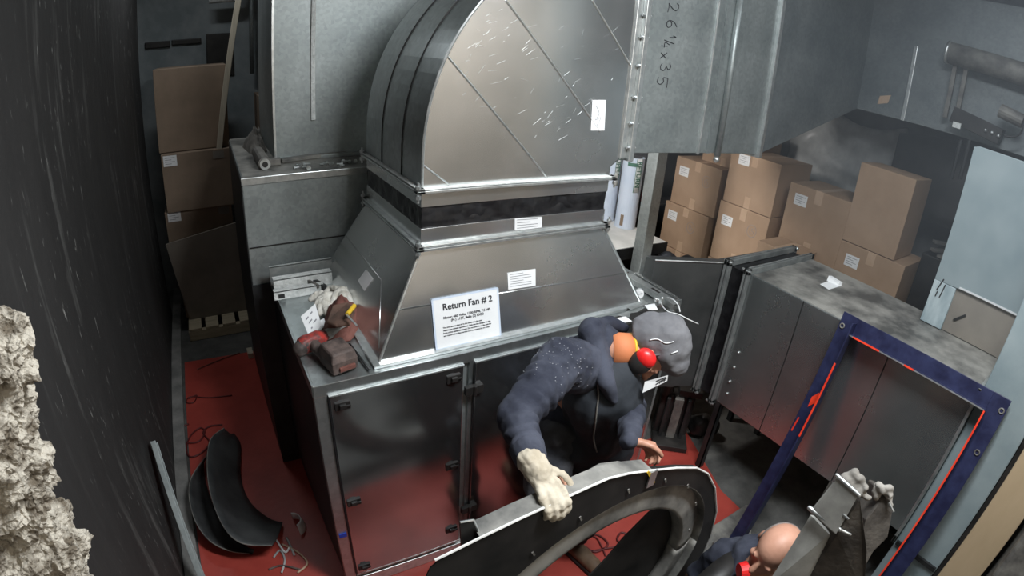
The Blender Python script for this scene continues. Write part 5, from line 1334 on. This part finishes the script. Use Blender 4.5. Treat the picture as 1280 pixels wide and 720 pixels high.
# ear defenders
sgn = -1 if (A_.dot(vdir)) > 0 else 1
ec = HP(.082*sgn, .018, -.030)
sdv = A_*sgn
up2 = (cr_*.80-fc_*.60).normalized(); sd2 = sdv.cross(up2).normalized()
g = G(); g.ball(ec+sdv*.010, .052, .044, .030, (up2, sd2, sdv), 26, 16); cupo = build(g, 'ear_cup', 'blackpaint', p1, smooth=True)
g = G(); g.ball(ec+sdv*.017+up2*.024, .036, .042, .029, (up2, sd2, sdv), 26, 16); build(g, 'cup_shell', 'muff', cupo, smooth=True)
ecb = HP(-.082*sgn, -.005, -.010)
g = G(); g.tube([ecb, ecb-sdv*.012, ecb-sdv*.03], [.034, .036, .026], 20); build(g, 'ear_cup', 'blackpaint', p1)
g = G(); g.tube(bez([HP(.086*sgn, -.0, .0), HP(.080*sgn, -.0, .06), HP(.06*sgn, 0, .09)], 6), .004, 6)
build(g, 'headband', 'capcloth', p1, smooth=True)
wsh = (hd-CAM).length
def oncap(px, py):
    v = (at(px, py, Y=1)-CAM).normalized(); ok, loc, no, ix = capo.ray_cast(CAM-org_, v)
    return (loc+org_ if ok else CAM+v*(wsh-.1))-v*.003
W_ = [oncap(*q) for q in ((812, 425), (822, 424), (832, 429), (842, 427))]
build(G().tube(bez(W_, 5), .0022, 5), 'white_cord', 'white', p1, smooth=True)
W_ = [oncap(*q) for q in ((839, 442), (847, 439))]
build(G().tube(W_, .0025, 5), 'white_cord', 'white', p1, smooth=True)
# clear/white visor with dark mark
Vq = [CAM+(at(*q, Y=1.1)-CAM).normalized()*(wsh-dd_) for q, dd_ in (((803, 491), .05), ((834, 476), .05), ((835, 469), .06), ((806, 477), .06))]
vz = build(G().quad(Vq, .002), 'visor', 'white', p1)
xa_ = (Vq[1]-Vq[0]).normalized(); ya_ = (Vq[3]-Vq[0]); ya_ = (ya_-xa_*ya_.dot(xa_)).normalized(); nn_ = xa_.cross(ya_)
g = G()
for u0, u1, v0 in ((.52, .62, .25), (.62, .95, .45), (.5, .9, .68), (.66, .7, .2), (.76, .8, .2), (.85, .9, .25)):
    a = Vq[0].lerp(Vq[1], u0).lerp(Vq[3].lerp(Vq[2], u0), v0); b = Vq[0].lerp(Vq[1], u1).lerp(Vq[3].lerp(Vq[2], u1), v0+.12); g.bar(a+nn_*.003, b+nn_*.003, .0035, .001, nn_)
build(g, 'dark_mark', 'ink', vz)

# ================================================================== PERSON 2
h2 = at(968, 688, Z=.88)
v2 = (h2-CAM).normalized(); u2 = (-v2*.85+CR*.35+CU*.30).normalized(); f2_ = (CU*-.5-CR*.75+V((0, 0, -.3))).normalized()
p2 = thing('person', (1.42, .42, 0), 'bald worker in a navy top crouching at the bottom edge beside the torn duct end', 'person')
g = G(); HP2, ax2 = HEAD(g, h2, u2, f2_, 1.0)
n2 = h2-u2*.13-ax2[1]*.04; ch2 = V((1.30, .40, .56)); hip2 = V((1.36, .30, .22))
sl2 = at(905, 692, Z=.62); el2 = at(872, 715, Z=.45)
g.cap(h2-u2*.06, .058, n2, .06); g.cap(n2, .06, ch2, .12); g.cap(ch2, .13, hip2, .14)
sh2r = at(935, 690, Z=.68)
g.cap(ch2, .08, sh2r, .06); g.cap(sh2r, .055, sl2, .042); g.cap(sl2, .04, el2, .03)
hand(g, el2, (el2-sl2), V((0, 0, -1)), 1, .5)
kn1, kn2 = V((1.0, .42, .42)), V((1.05, .15, .42)); ft1, ft2 = V((1.15, .40, .05)), V((1.18, .10, .05))
g.cap(hip2, .09, kn1, .06); g.cap(kn1, .055, ft1, .04); g.cap(hip2, .09, kn2, .06); g.cap(kn2, .055, ft2, .04)
g.cap(ch2, .08, V((1.45, .22, .62)), .06); g.cap(V((1.45, .22, .62)), .05, V((1.55, .30, .42)), .04)
build(g, 'body', 'skin', p2, voxel=.006, soft=2, smooth=True)
g = G(); g.cap(n2-V((0, 0, .06)), .09, ch2, .15); g.cap(ch2, .16, hip2+V((0, 0, .05)), .16); g.cap(ch2+V((0, 0, .04)), .10, sh2r, .075); g.cap(sh2r, .075, sl2, .06); g.cap(sl2, .058, el2, .045)
g.cap(ch2, .10, V((1.45, .22, .62)), .075); g.cap(V((1.45, .22, .62)), .07, V((1.55, .30, .42)), .05)
build(g, 'sweatshirt', 'hoodie', p2, voxel=.010, soft=3, smooth=True, rough=(.025, 11))
g = G(); g.cap(hip2, .12, kn1, .08); g.cap(kn1, .078, ft1+V((0, 0, .04)), .055); g.cap(hip2, .12, kn2, .08); g.cap(kn2, .078, ft2+V((0, 0, .04)), .055)
build(g, 'trousers', 'trousers', p2, voxel=.012, soft=2, smooth=True, rough=(.015, 10))
for ft in (ft1, ft2):
    g = G(); g.cap(ft+V((.04, 0, 0)), .048, ft+V((-.13, .01, -.008)), .04); build(g, 'boot', 'boot', p2, voxel=.008, soft=1, smooth=True)
g = G(); A2_ = ax2
g.ball(HP2(0, -.022, .014), .0800, .097, .082, A2_, 26, 18)
for v in g.v:
    d = (v-h2).dot(ax2[2])
    if d > .058: v -= ax2[2]*(d-.058)
    f = (v-h2).dot(ax2[1])
    if f > .02: v -= ax2[1]*(f-.02)
build(g, 'cropped_hair', 'hair', p2, smooth=True)
e2 = CAM+(at(933, 713, Z=.8)-CAM).normalized()*((h2-CAM).length-.0)
g = G(); g.tube([e2-CR*.0, e2-CR*.03], [.036, .030], 20); build(g, 'ear_defender', 'muff', p2)

# thin dusty haze hanging under the ceiling at the right
hm = bpy.data.materials.new('dusty_haze'); hm.use_nodes = True; ht = hm.node_tree; ht.nodes.clear()
ho = nd(ht, 'ShaderNodeOutputMaterial'); hv = nd(ht, 'ShaderNodeVolumePrincipled'); hv.inputs['Density'].default_value = .11
hv.inputs['Color'].default_value = (.75, .82, .9, 1); hv.inputs['Anisotropy'].default_value = .2
ht.links.new(hv.outputs[0], ho.inputs['Volume']); MT['haze'] = hm
hz_ = build(G().box(2.0, 4.7, -.55, 5.5, 1.6, 3.45), 'dust_haze', 'haze')
meta(hz_, 'thin grey dust haze hanging in the air at upper right', 'haze', kind='stuff')
# ================================================================== LIGHTS
def area(name, loc, aim, sx, sy, e, col=(1, 1, 1)):
    l = bpy.data.lights.new(name, 'AREA'); l.shape = 'RECTANGLE'; l.size = sx; l.size_y = sy; l.energy = e; l.color = col
    o = bpy.data.objects.new(name, l); COL.objects.link(o); o.location = loc
    o.rotation_euler = (V(aim)-V(loc)).to_track_quat('-Z', 'Y').to_euler(); return o
area('work_light_front', (1.25, .30, 3.35), (1.35, .45, .0), 1.1, .25, 62, (.93, .97, 1.0))
area('work_light_rear', (1.95, 2.72, 2.45), (3.4, 2.3, .9), .3, .3, 26, (1.0, .96, .92))
area('ceiling_tube_left', (-.15, 4.15, 3.4), (-.15, 4.1, 0), .5, .15, 4.5, (.92, .97, 1.0))
area('fill_light_right', (3.0, .9, 3.4), (2.8, .8, .8), .9, .2, 3, (.88, .95, 1.0))  # unseen weak light added as general fill
w = bpy.data.worlds.new('world'); SC.world = w; w.use_nodes = True
w.node_tree.nodes['Background'].inputs[0].default_value = (.5, .55, .6, 1); w.node_tree.nodes['Background'].inputs[1].default_value = .1
SC.view_settings.view_transform = 'Standard'; SC.view_settings.look = 'None'; SC.view_settings.gamma = 1; SC.view_settings.use_curve_mapping = False
SC.view_settings.exposure = 0.6
SC.cycles.sample_clamp_indirect = 4
bpy.data.scenes.remove(TS)
# the helper notes are not part of the place
for o in COL.objects:
    for k in ('_o', 'selfloc'):
        if k in o.keys(): del o[k]
